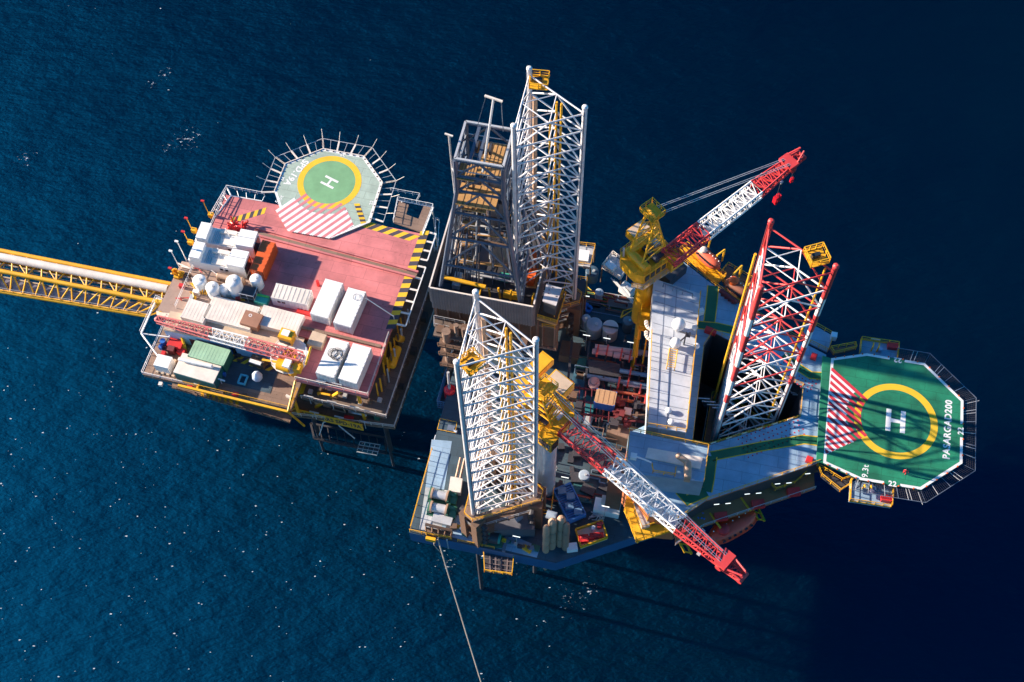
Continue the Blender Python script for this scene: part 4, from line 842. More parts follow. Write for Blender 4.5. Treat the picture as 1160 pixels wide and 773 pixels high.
# things on the roof deck
def dome(label, x, y, z0, r, h): 
    u, v = ru(x, y, z0+h+r); t = T('radome', label, 'radome', G, u, v, z0); b = MB(CLEAN); b.ball(u, v, z0+h+r*.8, r, 18); t.part('shell', b); b = MB(GALV); b.cyl(u, v, z0, z0+h+.1, r*.5, 10); t.part('base', b)
dome('upper of the two white satellite domes on the long pale roof', 769, 367, ZL+.12, 1.05, .7)
dome('lower of the two white satellite domes, beside the ladder on the long pale roof', 765.5, 388, ZL+.12, .85, .7)
u, v = ru(776, 384, ZL+2); b = MB(DARK); b.bar((u, v, ZL), (u, v, ZL+4), .12); b.bar((u-1, v+.3, ZL+3.4), (u+1.3, v-.3, ZL+3.8), .1); b.bar((u-.6, v-.8, ZL+2.6), (u+.6, v+.8, ZL+2.8), .12); b.box(u+.3, v+.3, ZL+2.5, .8, .5, .5); solo('radar_mast', 'short dark radar mast next to the satellite domes', 'mast', G, u, v, ZL+.12, b)
a, c = ru(763, 396, ZL+1), ru(760, 416, ZL+1); b = MB(YEL)
for s_ in (-.6, .6): b.bar((a[0]+s_, a[1], ZL+1.1), (c[0]+s_, c[1], ZL+1.1), .09); b.bar((a[0]+s_, a[1], ZL+.12), (a[0]+s_, a[1], ZL+1.1), .07); b.bar((c[0]+s_, c[1], ZL+.12), (c[0]+s_, c[1], ZL+1.1), .07)
for k in range(9): t_ = k/8; b.bar((a[0]+(c[0]-a[0])*t_-.6, a[1]+(c[1]-a[1])*t_, ZL+1.1), (a[0]+(c[0]-a[0])*t_+.6, a[1]+(c[1]-a[1])*t_, ZL+1.1), .05)
solo('cable_ladder', 'yellow ladder frame lying along the middle of the long pale roof', 'ladder', G, *a, ZL+.12, b)
for i, (x, y) in enumerate(((741, 372), (741, 384))):
    u, v = ru(x, y, ZL); b = MB(CREAM)
    for k in range(6): t0, t1 = k*.26, (k+1)*.26; b.bar((u-1.4*math.cos(t0), v-1.4*math.sin(t0)+1.4, ZL-1), (u-1.4*math.cos(t1), v-1.4*math.sin(t1)+1.4, ZL-.6), .32-.03*k, 8)
    solo('curved_duct', ('upper curved white duct at the left edge of the long roof', 'lower curved white duct at the left edge of the long roof')[i], 'duct', G, u, v, ZL-1.2, b)
for i, (x, y) in enumerate(((787, 372), (789, 393), (757, 466), (760, 479))):
    u, v = ru(x, y, ZL+.3); b = MB(CLEAN); b.cyl(u, v, ZL+.12, ZL+.6, .35, 10); b.dome(u, v, ZL+.6, .5, 10, .6); solo('roof_vent', ('small white roof vent by the right railing beside the upper dome', 'small white roof vent by the right railing beside the lower dome', 'small pale vent on the shaded end of the long roof', 'small pale vent at the very lower end of the long roof')[i], 'vent', G, u, v, ZL+.12, b)
for i, (x0, y0, x1, y1) in enumerate(((752, 320, 785, 332),)):
    b = MB(STEEL); a, c = ru(x0, y0, ZL+1.5), ru(x1, y1, ZL+1.5); b.bar((*a, ZL+1.2), (*c, ZL+1.2), .14); 
    for k in range(4): t_ = k/3; b.bar((a[0]+(c[0]-a[0])*t_, a[1]+(c[1]-a[1])*t_, ZL), (a[0]+(c[0]-a[0])*t_, a[1]+(c[1]-a[1])*t_, ZL+1.2), .08)
    solo('boom_rest', 'grey pipe rest across the upper end of the long roof', 'pipe rest', G, *a, ZL+.12, b)
b = MB(BEIGE); a = ru(779, 524, 52.6); c = ru(779, 541, 52.6); b.capsule((a[0], a[1], 52.6), (c[0], c[1], 52.6), .55); b.bar((a[0], a[1], 52.6), (a[0]-1.4, a[1]+.6, 52.8), .45, 12); b.ball(a[0]-1.4, a[1]+.6, 52.8, .5); b.box(c[0], c[1], 51.4, .9, .5, .8); solo('exhaust_silencer', 'cream exhaust silencer pipe on the lower blue roof', 'silencer', G, *a, 51.4, b)
b = MB(YEL); P_ = [ru(x, y, 52.4) for x, y in ((739, 525), (740, 533), (765, 537), (766, 529))]; b.rail([(*p, 51.4) for p in P_], r=.07, sp=1.5); solo('guard_rail', 'short yellow guard rail around the hatch on the lower blue roof', 'railing', G, *P_[0], 51.4, b)
b = MB(CLEAN); u, v = ru(718, 516, 52.2); b.box(u, v, 51.4, .9, .8, .8); b.bar((u, v, 52.1), (*ru(738, 524, 51.8), 51.8), .12); solo('hose_reel', 'white hose reel with a pale hose at the left of the lower blue roof', 'hose reel', G, u, v, 51.4, b)
b = MB(ORANGE); u, v = ru(758, 500, 47); b.lathe(u, v, [(.5, 46.3), (.35, 47.6), (.1, 48)], 10); b.use(CLEAN).box(u-.6, v+.3, 46.3, .6, .5, .8); solo('orange_buoy', 'small orange and white buoy in the gap between the two roofs', 'buoy', G, u, v, 46.3, b)
for i, (x, y, l_) in enumerate(((805, 375, 1.8), (922, 404, .9), (917, 521, 1.0))):
    u, v = ru(x, y, ZQ+.5); b = MB(RED); b.box(u, v, ZQ, l_, .9, .8, -.2); b.box(u, v, ZQ+.8, l_*.8, .7, .1, -.2); solo('fire_hose_box', ('red hose box at the left end of the leg opening', 'red hose box at the upper corner beside the helideck', 'red hose box at the lower corner beside the helideck')[i], 'hose box', G, u, v, ZQ, b)
for i, t_ in enumerate((.15, .35, .55, .75)):
    p = Vector(ru(816, 333, ZQ)).lerp(Vector(ru(836, 347, ZQ)), t_); b = MB(MAROON); b.capsule((p.x-.5, p.y+.4, ZQ+.7), (p.x+.5, p.y-.1, ZQ+.7), .42, 10); b.box(p.x, p.y, ZQ, .7, .4, .4); solo('life_raft', 'dark red life raft canister in a row by the upper boat deck', 'life raft', G, p.x, p.y, ZQ, b, group='life raft canisters by the boat deck')
b = MB(WHITE); u, v = ru(794, 352, ZQ+1); b.box(u, v, ZQ, .9, .7, 1.2, .5); solo('locker', 'small white locker beside the green deck path', 'locker', G, u, v, ZQ, b)
b = MB(DARK); u, v = ru(762, 305, ZQ+2); b.box(u, v, ZQ, 2.6, 4, 2.2, -.6); b.use(GALV).rail([(u-1, v-1.5, ZQ+2.2), (u+1, v+1.5, ZQ+2.2)], r=.06); solo('winch_house', 'dark grated box behind the first crane at the top corner of the block', 'machine', G, u, v, ZQ, b)
# ---- lifeboats
def lifeboat(label, x0, y0, x1, y1, z, r, m, m2, grp='lifeboats on the accommodation block'):
    a, c = Vector((*ru(x0, y0, z), z)), Vector((*ru(x1, y1, z), z)); d = (c-a); Ln = d.length; d.normalize(); n_ = Vector((-d.y, d.x, 0)); mid_ = (a+c)/2
    t = T('lifeboat', label, 'lifeboat', G, mid_.x, mid_.y, z-r, grp)
    P = []; F = []; N = 14; S = 14
    for i in range(S+1):
        s_ = i/S*2-1; w_ = max(.06, (1-abs(s_)**3.2)**.7)
        for j in range(N):
            th = 2*math.pi*j/N; y = math.cos(th)*r*w_; zz = math.sin(th)*r*(.95 if math.sin(th) > 0 else 1.0)*(w_**.6); P.append(tuple(mid_+d*s_*Ln/2+n_*y+Vector((0, 0, zz))))
    for i in range(S):
        for j in range(N): F.append((i*N+j, i*N+(j+1) % N, (i+1)*N+(j+1) % N, (i+1)*N+j))
    F += [tuple(range(N)), tuple(range(S*N, S*N+N))[::-1]]
    b = MB(m); b.add(P, F); t.part('hull', b)
    b = MB(CLEAN)
    for k in range(7): p = mid_+d*(-.38+k*.127)*Ln; b.ball(p.x-n_.x*-.25*r, p.y+n_.y*.25*r, p.z+r*.95, .11, 8)
    t.part('grab_knob', b)
    b = MB(m2); p = mid_-d*Ln*.22; b.lathe(p.x, p.y, [(r*.55, z+r*.6), (r*.5, z+r*1.15), (r*.3, z+r*1.3)], 12); t.part('canopy', b)
    b = MB(GLASS)
    for s_ in (-1, 1):
        for k in range(6): p = mid_+d*(-.3+k*.11)*Ln+n_*s_*r*.86; b.box(p.x, p.y, z+r*.45, .45, .25, .22, math.atan2(d.y, d.x))
    t.part('window', b)
    b = MB(YEL)
    for s_ in (-.3, .3):
        p = mid_+d*s_*Ln; q0 = p+n_*r*1.6; b.poly([(q0.x, q0.y, z-1), (q0.x, q0.y, z+r+1.2), (p.x, p.y, z+r+1.4)], .18); 
    t.part('davit', b)
lifeboat('large red lifeboat hanging on the lower side under the second crane boom', 802, 613, 858, 581, 39, 1.75, mat('lifeboat_red', (.80, .07, .03), .4, rust=.05), RED)
lifeboat('small orange rescue boat with a pale front beside the first crane', 789, 281, 815, 304, 46, 1.15, mat('faded_orange', (.65, .12, .06), .5, rust=.1), CREAM)
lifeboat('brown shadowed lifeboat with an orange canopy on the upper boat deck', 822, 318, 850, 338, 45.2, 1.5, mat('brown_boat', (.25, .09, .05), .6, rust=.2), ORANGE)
ls = T('lifeboat_station', 'yellow framed lifeboat launching platform below the accommodation block', 'platform', G, *ru(815, 578, 40), 38)
gallery(ls, 'deck', ((782, 576), (849, 562), (855, 574), (800, 593), (790, 588)), 40.5, DARK)
b = MB(YELC); P_ = [ru(x, y, 41) for x, y in ((782, 576), (849, 562), (855, 574), (802, 592))]
for a, c in zip(P_, P_[1:]+P_[:1]): b.beam((*a, 40.6), (*c, 40.6), .5, .6)
ls.part('frame', b)
for (x0, y0, x1, y1) in ((850, 565, 863, 589), (764, 598, 780, 626)):
    b = MB(YELC); a, c = ru(x0, y0, 40), ru(x1, y1, 40)
    for s_ in (-.5, .5): b.beam((a[0]+s_, a[1], 40), (c[0]+s_, c[1], 39.6), .25, .6)
    for k in range(4): t_ = k/3; b.beam((a[0]+(c[0]-a[0])*t_-.5, a[1]+(c[1]-a[1])*t_, 40), (a[0]+(c[0]-a[0])*t_+.5, a[1]+(c[1]-a[1])*t_, 40), .15, .3)
    ls.part('davit_arm', b)
b = MB(NAVY); u, v = ru(795, 586, 41.5)
for k in range(4): b.bar((u+random.uniform(-.7, .7), v+random.uniform(-.6, .6), 40.5), (u+random.uniform(-.7, .7), v+random.uniform(-.6, .6), 42), .2)
b.box(u, v, 40.5, .9, 1.0, .9); ls.part('boat_winch', b)
# ================================================================ right helideck
ZH = 47.0
OC = [ru(x, y, ZH) for x, y in ((941.5, 406), (982, 400.5), (1047.6, 411.5), (1091.5, 454), (1090.3, 525), (1043.5, 555), (975, 544), (932.5, 524.5))]
slab = [ru(932, 403, ZH)]+OC+[ru(925, 521.5, ZH)]
CH = ru(1014.6, 477.0, ZH); rh = 6.27
h = T('helideck', 'dark green octagonal helideck with a yellow ring overhanging the sea at the rig bow', 'helideck', G, *CH, ZH-1)
b = MB(GREEND); b.prism(slab, ZH-.35, ZH); pad = h.part('pad', b)
n8 = 8; edge_line(h, pad, OC, ZH+.01, .42, {1: (.53, 1.15), 3: (.49, 1.15), 5: (.475, 1.2)})
b = MB(MARKY); ring(b, *CH, ZH+.008, rh*.832, rh); h.part('touchdown_ring', b, pad)
dh_ = lambda u, v: math.hypot(u-CH[0], v-CH[1])
lowL = (ru(935, 514.5, ZH), ru(973, 497.5, ZH)); leftL = (ru(942, 412, ZH), ru(934, 517, ZH))
def side(Lx, u, v): (a, c), (e, f) = Lx; return (e-a)*(v-c)-(f-c)*(u-a)
s_low = side(lowL, *ru(950, 480, ZH)); s_left = side(leftL, *ru(960, 470, ZH)); sd0 = ru(941.5, 415.5, ZH)
ia = angp(ru, (941.5, 416.2), (981.5, 452), ZH); gap = 8.25/7.16*.80
topL = (sd0, ru(981.5, 451.2, ZH)); s_top = side(topL, *ru(950, 480, ZH))
base_ = lambda u, v: side(lowL, u, v)*s_low > 0 and side(leftL, u, v)*s_left > 0 and side(topL, u, v)*s_top > 0 and u < CH[0]-1
b = MB(MARKW); stripes(b, lambda u, v: base_(u, v) and dh_(u, v) > rh*1.18, *sd0, ia, -2.2, -2.2*.82, 9, 14, ZH+.006); h.part('white_stripes', b, pad)
b = MB(MARKR); stripes(b, lambda u, v: base_(u, v) and dh_(u, v) > rh*.83, *sd0, ia, -.5, -.905, 16, 14, ZH+.013); h.part('red_stripes', b, pad)
b = MB(MARKW); ha = angp(ru, (1009, 462), (1007.5, 488), ZH); hx, hy = math.cos(ha), math.sin(ha); w1, H2 = 1.08, 1.85
for sgn in (-1, 1): b.beam((CH[0]-hx*H2-hy*w1*sgn, CH[1]-hy*H2+hx*w1*sgn, ZH+.004), (CH[0]+hx*H2-hy*w1*sgn, CH[1]+hy*H2+hx*w1*sgn, ZH+.004), .75, .02)
b.beam((CH[0]-hy*.72, CH[1]+hx*.72, ZH+.004), (CH[0]+hy*.72, CH[1]-hx*.72, ZH+.004), .62, .018); h.part('letter_h', b, pad)
b = MB(MARKW); ta = angp(ru, (1072, 518), (1075, 455), ZH)
text(b, 'PASARGAD200', *ru(1073.7, 486.5, ZH), ZH+.01, 1.42, ta, MARKW, .035, sx=1.0)
text(b, '9.3t', *ru(980.5, 534, ZH), ZH+.01, 1.25, angp(ru, (979, 542), (980.5, 526), ZH), MARKW, .015)
text(b, '22', *ru(1088.5, 488.5, ZH), ZH+.014, 1.15, angp(ru, (1090.3, 525), (1091.5, 454), ZH), MARKW, .035)
text(b, '22', *ru(1011, 548.5, ZH), ZH+.014, 1.15, angp(ru, (975, 544), (1043.5, 555), ZH), MARKW, .035)
text(b, '22', *ru(1017, 408, ZH), ZH+.014, 1.15, angp(ru, (1047.6, 411.5), (982, 400.5), ZH), MARKW, .035)
h.part('lettering', b, pad)
out = offset(OC, 1.9); b = MB(STEEL); b2 = MB(mat('net_mesh', (.045, .045, .05), .8)); b3 = MB(GALV)
for i in range(1, 7):
    a, c, e_, f = Vector(OC[i]), Vector(OC[i+1]), Vector(out[i]), Vector(out[i+1])
    if i == 1: a, e_ = a.lerp(c, .5), e_.lerp(f, .5)
    if i == 6: c, f = a.lerp(c, .1), e_.lerp(f, .1)
    b.bar((*e_, ZH-.05), (*f, ZH-.05), .05, 4); n = max(2, int((c-a).length/1.7))
    for k in range(n+1):
        p, q_ = a.lerp(c, k/n), e_.lerp(f, k/n); (b3 if k % 2 else b).bar((*p, ZH-.25), (*q_, ZH-.05), .045, 4)
        if k % 3 == 1: q2, p2 = e_.lerp(f, (k+.25)/n), a.lerp(c, (k+.25)/n); b3.bar((*p2, ZH-.25), (*q2, ZH-.05), .045, 4)
    m_ = int((c-a).length/.28)
    for k in range(m_): p, q_ = a.lerp(c, k/m_), e_.lerp(f, k/m_); b2.bar((*p, ZH-.27), (*q_, ZH-.1), .022, 3, cap=False)
    for k in range(7): t_ = (k+.5)/7; b2.bar((*a.lerp(e_, t_), ZH-.27+.17*t_), (*c.lerp(f, t_), ZH-.27+.17*t_), .022, 3, cap=False)
h.part('net_frame', b); h.part('net_spoke', b3); h.part('safety_net', b2)
b = MB(BROWN)
for t_ in (.15, .5, .85):
    p = Vector(OC[0]).lerp(Vector(OC[7]), t_); q_ = Vector(OC[3]).lerp(Vector(OC[4]), t_); b.beam((*p, ZH-.8), (*q_, ZH-.8), .4, .7); b.bar((p.x-1.5, p.y, 36), (*p.lerp(q_, .62), ZH-1.1), .35, 8)
for t_ in (.3, .6, .9): p = Vector(OC[1]).lerp(Vector(OC[2]), t_); q_ = Vector(OC[6]).lerp(Vector(OC[5]), t_); b.beam((*p, ZH-.62), (*q_, ZH-.62), .3, .5)
h.part('support_frame', b)
b = MB(ORANGE)
for i in range(8):
    a, c = Vector(OC[i]), Vector(OC[(i+1) % 8])
    if i != 7:
        for k in range(4): p = a.lerp(c, (k+.5)/4); b.cyl(p.x, p.y, ZH, ZH+.14, .12, 8)
h.part('edge_light', b)
def side_platform(label, pts, zz, flip):
    P = [ru(x, y, zz) for x, y in pts]; c = (sum(p[0] for p in P)/4, sum(p[1] for p in P)/4)
    t = T('monitor_platform', label, 'platform', G, *c, zz-.4)
    b = MB(BLUE); b.prism(P, zz-.4, zz); t.part('deck', b); b = MB(YEL); b.rail([(*p, zz) for p in P], r=.06, sp=1.3)
    for a, e_ in zip(P, P[1:]): b.beam((*a, zz+.1), (*e_, zz+.1), .08, .3)
    t.part('railing', b); b = MB(CREAM)
    for a, e_ in zip(P, P[1:]): a, e_ = Vector(a), Vector(e_); b.beam((*a.lerp(e_, .25), zz+.9), (*a.lerp(e_, .5), zz+.9), .06, .4)
    t.part('kick_panel', b)
    for k in (.3, .45):
        p = Vector(P[0]).lerp(Vector(P[3]), k); d = Vector(P[1])-Vector(P[0]); p = p+d*.3; b = MB(YEL); b.bar((*p, zz), (*p, zz+1.5), .14); b.bar((*p, zz+1.4), (p.x+d.x*.18, p.y+d.y*.18, zz+1.9), .12); t.part('fire_monitor', b)
    p = Vector(P[0]).lerp(Vector(P[3]), .85)+(Vector(P[1])-Vector(P[0]))*.7; b = MB(RED); b.box(p.x, p.y, zz, 1.6, .9, .8, .1); t.part('hose_box', b)
    p = Vector(P[0]).lerp(Vector(P[3]), .52)+(Vector(P[1])-Vector(P[0]))*.35; b = MB(mat('lilac_drum', (.5, .42, .6), .5)); b.cyl(p.x, p.y, zz, zz+.9, .36, 10); t.part('foam_drum', b)
side_platform('small yellow railed platform on the far edge of the green helideck', ((973.5, 401), (975, 385), (1017, 391), (1016, 406)), 45.6, 1)
side_platform('small yellow railed platform with a red box on the near edge of the green helideck', ((963, 545), (962, 568), (1009, 575), (1011, 551)), 45.6, -1)
# person on the helideck
u, v = ru(1024, 537, ZH); z = ZH
t = T('person', 'person in red coveralls standing on the green helideck', 'person', G, u, v, z)
SKIN = mat('skin', (.35, .2, .13), .6); COV = mat('red_coverall', (.65, .03, .04), .7); HAIR = mat('black_hair', (.01, .01, .012), .6)
def skinned(name, verts, edges, rad, m):
    me = bpy.data.meshes.new(name); me.from_pydata(verts, edges, []); o = bpy.data.objects.new(name, me); COL.objects.link(o); me.materials.append(m)
    bpy.context.view_layer.objects.active = o; md = o.modifiers.new('s', 'SKIN')
    for i, r_ in enumerate(rad): me.skin_vertices[0].data[i].radius = (r_, r_*.8)
    me.skin_vertices[0].data[0].use_root = True; sb = o.modifiers.new('d', 'SUBSURF'); sb.levels = sb.render_levels = 2
    dg = bpy.context.evaluated_depsgraph_get(); m2 = bpy.data.meshes.new_from_object(o.evaluated_get(dg)); o.modifiers.clear(); o.data = m2; bpy.data.meshes.remove(me)
    for p in m2.polygons: p.use_smooth = True
    return o
V_ = [(0, 0, .95), (0, 0, 1.2), (0, 0, 1.42), (0, .02, 1.54), (.18, 0, 1.42), (.34, .02, 1.16), (.42, -.16, .95), (-.18, 0, 1.42), (-.3, .06, 1.14), (-.28, -.1, .92), (.1, 0, .88), (.13, -.12, .48), (.14, .02, .07), (.14, -.14, .04), (-.1, 0, .88), (-.12, .1, .48), (-.13, .22, .08), (-.13, .08, .04), (0, -.01, 1.66)]
E_ = [(0, 1), (1, 2), (2, 3), (2, 4), (4, 5), (5, 6), (2, 7), (7, 8), (8, 9), (0, 10), (10, 11), (11, 12), (12, 13), (0, 14), (14, 15), (15, 16), (16, 17), (3, 18)]
rd_ = [.16, .15, .17, .07, .09, .06, .045, .09, .06, .045, .1, .075, .055, .05, .1, .075, .055, .05, .1]
o = skinned('body', V_, E_, rd_, COV); o.parent = t.o
o.data.materials.append(SKIN)
for p in o.data.polygons:
    if p.center.z > 1.5 or (p.center.z < 1.0 and abs(p.center.x) > .25): p.material_index = 1
b = MB(HAIR); b.dome(u, v+.01, z+1.68, .125, 12, .9); t.part('hair', b)
# ================================================================ cantilever, drill floor and derrick
ZF = 46.0
ct = T('cantilever', 'dark brown cantilever beams carrying the drill floor out over the rig stern', 'cantilever', G, -2, 16, 33)
for v in (10.5, 22.5):
    b = MB(BROWN); b.box(-6.5, v, 33.5, 21, .5, 7.2); b.use(RUSTD).box(-6.5, v, 40.7, 21, 1.5, .35); b.box(-6.5, v, 33.2, 21, 1.5, .35)
    for k in range(11): b.box(-16.5+k*2, v, 33.6, .2, 1.3, 7)
    ct.part('girder', b)
b = MB(DARK)
for u in (-14, -6, 3): b.box(u, 16.5, 36, .6, 11.4, 1.4); b.bar((u, 11, 34), (u, 22, 39), .25)
ct.part('cross_beam', b)
b = MB(DARK); b.box(2, 16.5, 40.6, 3.4, 11, .3); ct.part('pipe_deck', b)
b = MB(YEL); b.rail([(1.5, 9.6, 41), (3.6, 9.6, 41), (3.6, 23.2, 41)], r=.07); ct.part('railing', b)
b = MB(LOWB); b.box(-8.5, 6.8, 38.2, 15, 2.4, .4); b.use(BROWN)
for k in range(8): b.box(-15+k*2, 6.8+.2*(k % 3), 38.6, 1.1, 1.4, .6+.5*(k % 3))
ct.part('underfloor_walkway', b)
fl = T('drill_floor', 'rusty drill floor boxed in by grey corrugated wind walls', 'drill floor', G, -8, 16, ZF-1.4)
FX0, FX1, FY0, FY1 = -16.6, .2, 8.7, 25.5
b = MB(DARK); b.box((FX0+FX1)/2, (FY0+FY1)/2, ZF-1.4, FX1-FX0-.3, FY1-FY0-.3, 1.3); b.use(DARK)
for k in range(9): b.box(FX0+1.4+k*1.75, 18, ZF-.1, 1.5, 12.5, .12)
b.use(OCHRE).box(-1.2, 19, ZF, 1.6, 11, .12)
fl.part('floor', b)
def wallpanel(a, c, z0, z1, name='wind_wall'):
    b = MB(WALLM); a, c = Vector(a), Vector(c); n = int((c-a).length/.45); d = (c-a).normalized(); nn = Vector((d.y, -d.x))
    b.beam((*a, (z0+z1)/2), (*c, (z0+z1)/2), .14, z1-z0)
    for k in range(n): p = a.lerp(c, (k+.5)/n)+nn*.1; b.box(p.x, p.y, z0+.02, .2, .16, z1-z0-.04, math.atan2(d.y, d.x))
    b.use(CREAM).beam((*a, z1+.03), (*c, z1+.03), .24, .14); return fl.part(name, b)
wallpanel((FX0, FY0), (FX1, FY0), 42.4, 48.6); wallpanel((FX1+.1, FY0), (FX1+.1, FY0+9.0), 42.4, 49.4); wallpanel((FX0-.1, FY0+16), (FX0-.1, FY0), 44, 48.6); wallpanel((FX1+.1, FY0+12), (FX1+.1, FY1), 44, 50.4); wallpanel((FX1, FY1+.1), (-7, FY1+.1), 44, 51.5)
b = MB(YEL)
for k in range(6): b.bar((-9+k*1.7, 10.6, ZF), (-9+k*1.7+random.uniform(-.5, .5), 10.9, ZF+2.2+random.uniform(-.8, .8)), .16)
b.box(-4, 11.2, ZF, 2.4, .9, 1.1); b.bar((-15, 11.3, ZF+2.2), (-8, 10.9, ZF+2.2), .35, 10); fl.part('floor_rail', b)
b = MB(YELC); b.box(-7.0, 18, ZF, 2.2, 3, 3.2); b.bar((-7, 18, ZF+3), (-6.6, 18, ZF+9), .4, 10); b.box(-6.4, 18, ZF+9, 2.4, 2.2, 3.6); b.box(-4.6, 18.4, ZF+10.5, 1.6, 1.8, 2.4); b.bar((-7.4, 18, ZF+12), (-3.2, 18.3, ZF+12), .3, 8); fl.part('top_drive', b)
b = MB(ORANGE); b.box(-1.4, 15.4, ZF, 1.2, 3.2, 1.5); b.box(-1.6, 19, ZF, 1.3, 2, 1.3); b.use(YEL).capsule((-2.5, 21, ZF+1.8), (-2.1, 23.6, ZF+1.8), .55); fl.part('tool_rack', b)
b = MB(DARK); b.box(-4, 22, ZF, 5, 2.4, 2.6); b.use(TEAL).box(-5.8, 14.2, ZF, 1.6, 1, 1.2); b.use(GALV).box(-10, 13.2, ZF, 2, 1.4, 1.6); b.box(-13, 12, ZF, 1.2, 2.6, 1.2); fl.part('drawworks', b)
cb = T('driller_cabin', 'pale roofed driller cabin on legs beside the right wind wall', 'cabin', G, *ru(628, 334, 50), 44)
P_ = [ru(x, y, 50) for x, y in ((619, 321.5), (636.5, 326.5), (630, 346.5), (614.5, 341))]
b = MB(DARK); b.prism(offset(P_, -.15), 46.5, 49.8); cb.part('cabin_wall', b)
b = MB(mat('cabin_roof', (.60, .56, .56), .6, rust=.08)); b.prism(P_, 49.8, 50.05)
cb.part('roof', b); b = MB(DARK)
for x, y in ((622, 329), (621, 333), (630, 336), (626, 326)): u, v = ru(x, y, 50); b.cyl(u, v, 50.05, 50.12, .1, 8)
cb.part('roof_bolt', b)
b = MB(YEL); P2 = [ru(x, y, 45.5) for x, y in ((609, 357), (631, 364), (641, 332), (637, 330), (628, 356))]; b.rail([(*p, 44.6) for p in P2], r=.08, sp=1.2); b.use(OCHRE).beam((*P2[0], 44.8), (*P2[1], 44.8), .7, .5); b.use(BROWN).prism([P2[0], P2[1], ru(640, 335, 45.5), ru(618, 330, 45.5)], 44, 44.5)
for p in P2[:2]: b.bar((*p, 36), (*p, 44), .2)
cb.part('landing', b)
# ---- derrick
a, c = ru(497.5, 331, ZF+.5), ru(590.5, 348.5, ZF+.5)
DW = math.hypot(c[0]-a[0], c[1]-a[1]); du, dv = (a[0]+c[0])/2, (a[1]+c[1])/2+DW*.44
ZDT = 78.5; WT = 6.9
tu, tv = ru(548.6, 165, ZDT)
k_ = T('derrick', 'tall blue grey steel drilling derrick with ochre platforms near its top', 'derrick', G, du, dv, ZF)
def dpt(sx, sy, t):      # corner of the mast at height fraction t
    e = min(1, t/.78); w_ = DW+(WT-DW)*e; d_2 = DW*.88+(WT*.95-DW*.88)*e
    cu, cv = du+(tu-du)*t, dv+(tv-dv)*t
    return Vector((cu+sx*w_/2, cv+sy*d_2/2, ZF+(ZDT-ZF)*t))
for sx, sy in ((-1, -1), (1, -1), (1, 1), (-1, 1)):
    b = MB(DERR); b.poly([dpt(sx, sy, t) for t in (0, .39, .78, 1)], .34, 8); k_.part('leg', b)
cor = ((-1, -1), (1, -1), (1, 1), (-1, 1)); lev = [0, .24, .45, .63, .78, .89, 1.]
for i in range(4):
    A, B = cor[i], cor[(i+1) % 4]; b = MB(DERR)
    for j, t in enumerate(lev):
        if j: b.bar(dpt(*A, t), dpt(*B, t), .2, 6)
        if j < len(lev)-1:
            t2 = lev[j+1]
            m_ = (dpt(*A, t2)+dpt(*B, t2))/2
            if not (i in (0,) and j == 0): b.bar(dpt(*A, t), m_, .19, 6); b.bar(dpt(*B, t), m_, .19, 6)
    b.use(GALV)
    for t in (.93,): b.bar(dpt(*A, t), dpt(*B, t), .08, 4)
    k_.part('side_bracing', b)
b = MB(GALV); T4 = [dpt(*c_, 1.0) for c_ in cor]
for i in range(4): b.beam(T4[i]+Vector((0, 0, .35)), T4[(i+1) % 4]+Vector((0, 0, .35)), .32, .3)
k_.part('top_frame', b)
def plate(name, t, x0, x1, y0, y1, m=OCHRE):
    p = dpt(-1, -1, t); q_ = dpt(1, 1, t); W = lambda x, y: (p.x+(q_.x-p.x)*x, p.y+(q_.y-p.y)*y)
    b = MB(m); b.prism([W(x0, y0), W(x1, y0), W(x1, y1), W(x0, y1)], p.z-.12, p.z+.1); n = 6; b.use(BROWN)
    for i in range(1, n): a_, c_ = W(x0+(x1-x0)*i/n, y0), W(x0+(x1-x0)*i/n, y1); b.beam((*a_, p.z+.12), (*c_, p.z+.12), .07, .04)
    return k_.part(name, b)
plate('crown_platform', .90, .42, .95, .1, .98); plate('crown_platform', .88, .02, .38, -.05, .5); plate('monkey_board', .70, .02, .8, -.05, .5); plate('monkey_board', .66, .08, .6, .0, .35)
b = MB(GALV); p = dpt(-.15, -.7, .9); p2 = dpt(.25, .9, 1.0)+Vector((0, 0, 7)); b.bar(dpt(.1, -.8, .92), p2, .17, 8); b.use(CREAM).beam(p2+Vector((-1.3, .2, 0)), p2+Vector((1.3, -.3, 0)), .28, .25); b.use(DERR).bar(p2+Vector((-1.1, .2, 0)), dpt(-.5, .9, 1), .06, 4).bar(p2+Vector((1.1, -.2, 0)), dpt(.6, .9, 1), .06, 4); k_.part('crown_gin_pole', b)
b = MB(DERR)
for x in (-.45, -.1): b.beam(dpt(x, -.9, .97), dpt(x+.05, .95, 1.0), .45, .5)
b.use(DARK)
for x in (-.3, 0, .25): b.bar(dpt(x, .1, .97)+Vector((-.15, 0, 0)), dpt(x, .1, .97)+Vector((.15, 0, 0)), .9, 16)
k_.part('crown_block', b)
b = MB(DARK); cpt = dpt(0, .1, .55); b.box(cpt.x, cpt.y, cpt.z, 1.6, 1.1, 2.6); 
for x in (-.5, 0, .5): b.bar((cpt.x+x, cpt.y, cpt.z+2.5), dpt(x*.2, .1, .96), .05, 4)
k_.part('travelling_block', b)
b = MB(CREAM)
for x in (.3, .5, .72): b.poly([dpt(x, .75, .03), dpt(x, .85, .42), dpt(x*.9, .8, .8)], .20, 8)
k_.part('standpipe', b)
b = MB(DERR)
for A, B, r_ in (((.95, -.6, .02), (.8, .5, .62), .34), ((1.05, .2, .03), (.95, 1.0, .80), .36), ((.5, .9, .05), (.9, .9, .60), .26), ((-.9, -.7, .05), (-.95, .2, .55), .2)): b.bar(dpt(*A), dpt(*B), r_, 8)
k_.part('raking_brace', b)
b = MB(DARK)
